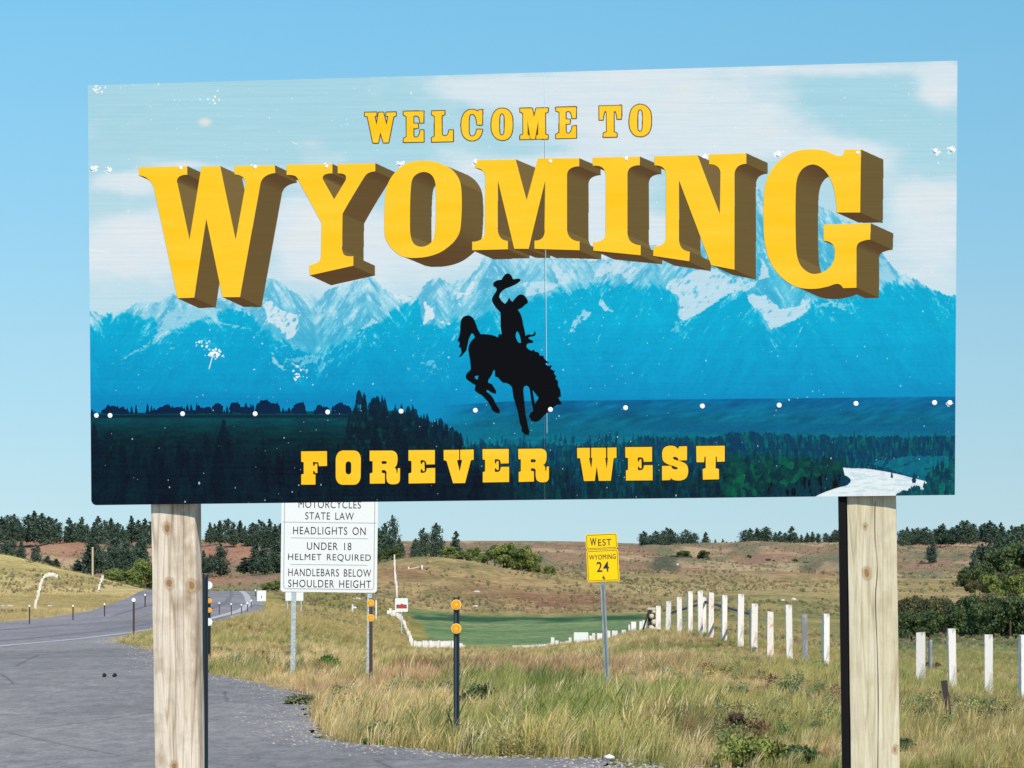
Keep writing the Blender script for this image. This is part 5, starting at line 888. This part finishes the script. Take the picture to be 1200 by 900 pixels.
row([(905,330,470,.8),(955,290,470,.8),(1000,270,480,.8),(1045,245,480,.8),(1075,232,470,.8),(1110,215,480,.8),(1150,200,480,.8),(1190,190,480,.8),(1225,185,480,.8),(1020,330,520,.8),(1095,300,520,.8)], 960, 580, 5, 680, 600, 'pine', 'rising among the wooded slope at the right', 'pines among the wooded slope')
row([(895,470,590,1.0),(990,440,590,1.0),(1080,420,590,1.0),(1150,400,590,1.0),(1215,390,590,1.0)], 960, 580, 5, 695, 500, 'thicket', 'at the foot of the wooded slope', 'thicket at the foot of the wooded slope')
# weeds and shrubs in the near verge
gm1 = leaf_mat('weed_green', (.13,.26,.05,1), .1, .3); gm2 = leaf_mat('weed_dark', (.12,.17,.065,1), .1, .3); gm3 = leaf_mat('weed_yellow', (.30,.32,.085,1), .1, .3); gm4 = leaf_mat('weed_brown', (.13,.085,.05,1), .1, .2); gm5 = leaf_mat('weed_grey', (.24,.25,.14,1), .1, .2)
def weed(px, yb, wq, hq, m, label, sd, cat='shrub'):
    Y = findY(px, yb); u = Y/F; g = TP(px, Y); r = np.random.default_rng(sd); n = 4200; lob = 14; P = []; Tn = []
    for i in range(lob):
        c = np.array([r.uniform(-.38, .38), r.uniform(-.38, .38), r.uniform(.1, .7)]); s = r.uniform(.12, .24); q = c+r.normal(size=(n//lob, 3))*s*.55; q[:, 2] = np.abs(q[:, 2]); P.append(q); Tn.append(np.tile(r.uniform(.65, 1.3, (1, 1))*np.ones((1, 3)), (n//lob, 1))*r.uniform(.8, 1.25, (n//lob, 1)))
    P = np.concatenate(P)*np.array([wq*u, wq*u, hq*u*1.05]); me = leaves_mesh('shrub', P, .042, np.concatenate(Tn), r); me.materials.append(m)
    o = bpy.data.objects.new('shrub', me); C.objects.link(o); o.location = g; tag(o, label, cat)
for i, a in enumerate([(382,788,30,22,gm1,'bright green weed clump below the motorcycle sign'),(556,832,34,32,gm2,'dark green shrub right of the amber reflector post'),(622,878,40,30,gm2,'green shrub at the turnout edge by the amber post'),(880,898,80,34,gm3,'yellow flowering bush left of the pale timber post'),(930,895,46,26,gm2,'green shrub against the pale timber post'),(862,868,34,34,gm4,'dark reddish brown dry shrub above the yellow bush'),(905,852,30,24,gm2,'small green shrub left of the pale timber post'),(350,826,40,14,gm5,'low grey green weeds on the turnout edge'),(395,845,34,16,gm5,'low weeds at the inner corner of the turnout'),(520,818,26,20,gm5,'grey green weeds left of the amber reflector post'),(438,873,18,9,gm1,'small green tuft at the asphalt edge'),(1045,880,40,18,gm2,'green weeds right of the pale timber post'),(694,880,40,22,gm1,'green weeds left of the white litter'),(1090,745+40,20,10,gm4,'dark weeds at the foot of the right fence')]): weed(*a, 500+i)
# ---------------------------------------------------------------- grass: tufts scattered by geometry nodes
def tuft_mesh(sd, n, h, spread, lean, seed_head):
    r = np.random.default_rng(sd); V_, F_, T_ = [], [], []; q = 0
    for i in range(n):
        b = np.array([r.normal()*spread, r.normal()*spread, -.03]); hh = h*r.uniform(.45, 1.15); a = r.uniform(0, 6.28); ln = hh*(lean*np.array([.9, .1, 0])+r.uniform(.05, .45)*np.array([math.cos(a), math.sin(a), 0])); wd = r.uniform(.0035, .0075); sa = r.uniform(0, 3.14); sx = np.array([math.cos(sa), math.sin(sa), 0])*wd; t = r.uniform(.7, 1.3)*np.array([1, r.uniform(.92, 1.04), r.uniform(.8, 1.05)])
        segs = 4
        for j in range(segs):
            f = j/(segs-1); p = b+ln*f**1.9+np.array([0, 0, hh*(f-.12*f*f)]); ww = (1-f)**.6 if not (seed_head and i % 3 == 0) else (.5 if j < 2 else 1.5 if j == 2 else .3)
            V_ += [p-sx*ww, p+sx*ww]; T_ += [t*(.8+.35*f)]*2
            if j: F_.append((q+2*j-2, q+2*j-1, q+2*j+1, q+2*j))
        q += 2*segs
    return mesh_np('grass_tuft', np.array(V_), np.array(F_), cols=np.array(T_))
grm = mat('grass_blades', g3(.3), .7, 0, .15); k = NT(grm); a1 = k.n('ShaderNodeAttribute', attribute_name='tint', attribute_type='INSTANCER'); a2 = k.n('ShaderNodeAttribute', attribute_name='col'); c = k.mix(1, a1.outputs['Color'], a2.outputs['Color'], 'MULTIPLY'); k.l(c, k.b.inputs['Base Color'])
tr = k.n('ShaderNodeBsdfTranslucent'); k.l(c, tr.inputs['Color']); mx = k.n('ShaderNodeMixShader'); mx.inputs[0].default_value = .28; k.l(k.b.outputs[0], mx.inputs[1]); k.l(tr.outputs[0], mx.inputs[2]); k.l(mx.outputs[0], grm.node_tree.nodes['Material Output'].inputs['Surface'])
tcol = bpy.data.collections.new('grass_tufts')
for i in range(8):
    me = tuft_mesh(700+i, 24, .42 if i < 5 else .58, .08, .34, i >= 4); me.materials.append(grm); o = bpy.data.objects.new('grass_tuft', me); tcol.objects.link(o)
def grass_points():
    r = np.random.default_rng(11); X_, Y_, S_ = [], [], []
    for y0, y1, dens, sc in [(22,30,44,.56),(30,42,36,.60),(42,60,28,.56),(60,90,20,.46),(90,135,13,.36),(135,260,3.4,.55)]:
        xr = 640/F*y1+1.5; n = int((y1-y0)*2*xr*dens); X = r.uniform(-xr, xr, n); Y = r.uniform(y0, y1, n); ok = np.abs(X) < 650/F*Y+1.2
        edge = fbm(X*1.5, Y*1.5, 3, 77)-.5
        out = (X > XR(Y)+edge*.9+.05) | (X < XE(Y)-10.2+edge)
        px = 600+F*X/Y; ok &= out; ok &= ~((Y > 150) & (px > 478) & (px < 820)); ok &= ~((Y > 150) & (px > 1000))
        ok &= ~((Y < 130) & (px > 140) & (X > XE(Y)) & (X < XR(Y)+.05)); X_.append(X[ok]); Y_.append(Y[ok]); S_.append(np.full(ok.sum(), sc)*r.uniform(.6, 1.25, ok.sum()))
    return np.concatenate(X_), np.concatenate(Y_), np.concatenate(S_)
GX, GY, GS = grass_points(); GZ = terr(GX, GY)+rough_add(GX, GY); n_ = len(GX)
px = 600+F*GX/GY; d_edge = GX-XR(GY)
na, nb, nc, nd = fbm(GX/2.6, GY/6, 4, 201), fbm(GX/1.1, GY/2.4, 3, 202), fbm(GX/6, GY/16, 3, 203), rng.uniform(0, 1, n_)
cc = lambda q: np.tile(lin(q), (n_, 1)); LP = lambda a, b, t: a*(1-t[:, None])+b*t[:, None]
t_ = LP(cc((238,206,150)), cc((206,188,116)), sm(.42, .68, na)); t_ = LP(t_, cc((158,168,96)), sm(.62, .78, nb)*.6); t_ = LP(t_, cc((206,160,128)), sm(.52, .68, nc)*.7); t_ = LP(t_, cc((132,152,74)), sm(.58, .70, fbm(GX/3.5, GY/7, 3, 209))*.75); t_ = LP(t_, cc((240,204,150)), sm(560, 440, px)*sm(44, 34, GY)*.55); t_ = LP(t_, cc((128,96,70)), sm(.64, .74, fbm(GX/1.8, GY/4, 3, 210))*.7)
t_ = LP(t_, cc((244,214,158)), sm(1.8, .2, d_edge)*sm(.5, .35, nb)*sm(60, 40, GY)*.75); t_ = LP(t_, cc((186,172,104)), sm(45, 80, GY)*sm(.4, .6, na)*.6); t_ = LP(t_, cc((250,228,178)), (nd > .86)*.8*np.ones(n_)); t_ = LP(t_, cc((92,120,60)), (nd < .10)*.8*np.ones(n_))
t_ = LP(t_, cc((176,170,104)), sm(780, 900, px)*sm(.35, .6, na)*.6); t_ = LP(t_, cc((216,190,132)), sm(130, 150, GY)*.75)
GS = GS*(.6+.7*sm(.3, .7, na))*(1-.35*sm(760, 860, px))*np.where(d_edge < .5, .7, 1)
pm_ = bpy.data.meshes.new('verge_grass'); pm_.vertices.add(n_); pm_.vertices.foreach_set('co', np.stack([GX, GY, GZ], 1).astype(np.float32).ravel())
a = pm_.attributes.new('sc', 'FLOAT', 'POINT'); a.data.foreach_set('value', GS.astype(np.float32)); a = pm_.attributes.new('rz', 'FLOAT', 'POINT'); a.data.foreach_set('value', np.where(rng.random(n_) < .3, rng.uniform(-3.1, 3.1, n_), rng.uniform(-1.2, 1.2, n_)).astype(np.float32)); a = pm_.attributes.new('tn', 'FLOAT_COLOR', 'POINT'); c4 = np.ones((n_, 4), np.float32); c4[:, :3] = t_/1.12; a.data.foreach_set('color', c4.ravel())
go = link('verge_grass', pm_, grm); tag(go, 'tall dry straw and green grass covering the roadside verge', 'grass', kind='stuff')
ng = bpy.data.node_groups.new('grass_scatter', 'GeometryNodeTree'); ng.interface.new_socket('Geometry', in_out='INPUT', socket_type='NodeSocketGeometry'); ng.interface.new_socket('Geometry', in_out='OUTPUT', socket_type='NodeSocketGeometry')
N_ = ng.nodes.new; gi, go_ = N_('NodeGroupInput'), N_('NodeGroupOutput'); ip = N_('GeometryNodeInstanceOnPoints'); ci = N_('GeometryNodeCollectionInfo'); ci.inputs[0].default_value = tcol; ci.inputs['Separate Children'].default_value = True; ci.inputs['Reset Children'].default_value = True
ip.inputs['Pick Instance'].default_value = True; L = ng.links.new
def na_(nm, ty): x = N_('GeometryNodeInputNamedAttribute'); x.data_type = ty; x.inputs['Name'].default_value = nm; return [s for s in x.outputs if s.name == 'Attribute' and s.type == ('VALUE' if ty == 'FLOAT' else 'RGBA')][0]
m2p = N_('GeometryNodeMeshToPoints'); L(gi.outputs[0], m2p.inputs[0]); L(m2p.outputs[0], ip.inputs['Points']); L(ci.outputs[0], ip.inputs['Instance'])
cx = N_('ShaderNodeCombineXYZ'); L(na_('rz', 'FLOAT'), cx.inputs[2]); er = N_('FunctionNodeEulerToRotation'); L(cx.outputs[0], er.inputs[0]); L(er.outputs[0], ip.inputs['Rotation']); L(na_('sc', 'FLOAT'), ip.inputs['Scale'])
st2 = N_('GeometryNodeStoreNamedAttribute'); st2.data_type = 'FLOAT_COLOR'; st2.domain = 'INSTANCE'; st2.inputs['Name'].default_value = 'tint'; L(ip.outputs[0], st2.inputs[0]); L(na_('tn', 'FLOAT_COLOR'), [s for s in st2.inputs if s.name == 'Value' and s.type == 'RGBA'][0]); L(st2.outputs[0], go_.inputs[0])
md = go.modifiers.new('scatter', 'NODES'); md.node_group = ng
def scatter(name, X, Y, Z, sc, tint, coll, matl, label, kindname):
    n = len(X); me = bpy.data.meshes.new(name); me.vertices.add(n); me.vertices.foreach_set('co', np.stack([X, Y, Z], 1).astype(np.float32).ravel())
    a = me.attributes.new('sc', 'FLOAT', 'POINT'); a.data.foreach_set('value', sc.astype(np.float32)); a = me.attributes.new('rz', 'FLOAT', 'POINT'); a.data.foreach_set('value', rng.uniform(-3.1, 3.1, n).astype(np.float32)); a = me.attributes.new('tn', 'FLOAT_COLOR', 'POINT'); c4 = np.ones((n, 4), np.float32); c4[:, :3] = tint; a.data.foreach_set('color', c4.ravel())
    o = link(name, me, matl); tag(o, label, kindname, kind='stuff'); g2 = ng.copy(); [x for x in g2.nodes if x.bl_idname == 'GeometryNodeCollectionInfo'][0].inputs[0].default_value = coll
    md = o.modifiers.new('scatter', 'NODES'); md.node_group = g2; return o
wcol = bpy.data.collections.new('weed_clumps')
for i in range(4):
    r = np.random.default_rng(900+i); P = []; Tn = []
    for j in range(6):
        c_ = np.array([r.uniform(-.3, .3), r.uniform(-.3, .3), r.uniform(.05, .6)]); q = c_+r.normal(size=(60, 3))*.13; q[:, 2] = np.abs(q[:, 2]); P.append(q); Tn.append(np.tile(r.uniform(.6, 1.35)*np.ones(3), (60, 1))*r.uniform(.8, 1.2, (60, 1)))
    me = leaves_mesh('weed', np.concatenate(P), .11, np.concatenate(Tn), r); me.materials.append(grm); wcol.objects.link(bpy.data.objects.new('weed', me))
n = 5200; X = rng.uniform(-1, 1, n); Yw = 22+120*rng.random(n)**1.6; X = X*(.19*Yw+1.5); ok = (X > XR(Yw)+.25) & (fbm(X/2, Yw/4, 3, 301) > .56); X, Yw = X[ok], Yw[ok]; n = len(X)
pal = np.array([lin(q) for q in ((140,160,92),(176,164,108),(112,136,80),(160,126,94),(194,182,112),(146,154,112))])/1.1
scatter('verge_weeds', X, Yw, terr(X, Yw), rng.uniform(.12, .30, n)*np.where(Yw > 60, .7, 1), pal[rng.integers(0, 6, n)]*rng.uniform(.8, 1.2, (n, 1)), wcol, grm, 'low mixed green and brown weeds between the verge grasses', 'weeds')
n = 22000; Yw = np.exp(rng.uniform(math.log(150), math.log(1250), n)); X = rng.uniform(-1, 1, n)*(.185*Yw+4); px = 600+F*X/Yw
ok = (fbm(X/16, Yw/34, 4, 305) > .47) & ~((X > XE(Yw)-13) & (X < XR(Yw)+2) & (Yw < 560)) & ~((Yw < 325) & (px > 478) & (px < 820)); X, Yw = X[ok], Yw[ok]; n = len(X)
pal = np.array([lin(q) for q in ((158,154,106),(186,168,124),(142,142,102),(184,150,124),(198,180,132),(128,132,94))])/1.0
scatter('hill_scrub', X, Yw, terr(X, Yw)+rough_add(X, Yw), rng.uniform(.22, .62, n)*np.clip(Yw/420, .55, 1.7), pal[rng.integers(0, 6, n)]*rng.uniform(.8, 1.2, (n, 1)), wcol, grm, 'low sage and grass clumps dotted over the hills', 'scrub')
gcol_ = bpy.data.collections.new('gravel_stones'); gvm = mat('gravel', g3(.4), .95); k = NT(gvm); a1 = k.n('ShaderNodeAttribute', attribute_name='tint', attribute_type='INSTANCER'); k.l(a1.outputs['Color'], k.b.inputs['Base Color'])
for i in range(3):
    bm = bmesh.new(); bmesh.ops.create_icosphere(bm, subdivisions=1, radius=1)
    for v in bm.verts: v.co *= random.uniform(.7, 1.2); v.co.z *= .6
    me = bm_mesh('gravel_stone', bm); me.materials.append(gvm); gcol_.objects.link(bpy.data.objects.new('gravel_stone', me))
n = 3600; Yw = 22+66*rng.random(n)**1.7; X = XR(Yw)+rng.normal(size=n)*.35+.05; ok = X > XE(Yw)+.5; X, Yw = X[ok], Yw[ok]; n = len(X)
scatter('edge_gravel', X, Yw, terr(X, Yw)+.006, rng.uniform(.006, .02, n), lin((176,168,156))[None]*rng.uniform(.6, 1.15, (n, 1)), gcol_, gvm, 'loose pale gravel crumbling along the turnout edge', 'gravel')
print('grass points', n_)
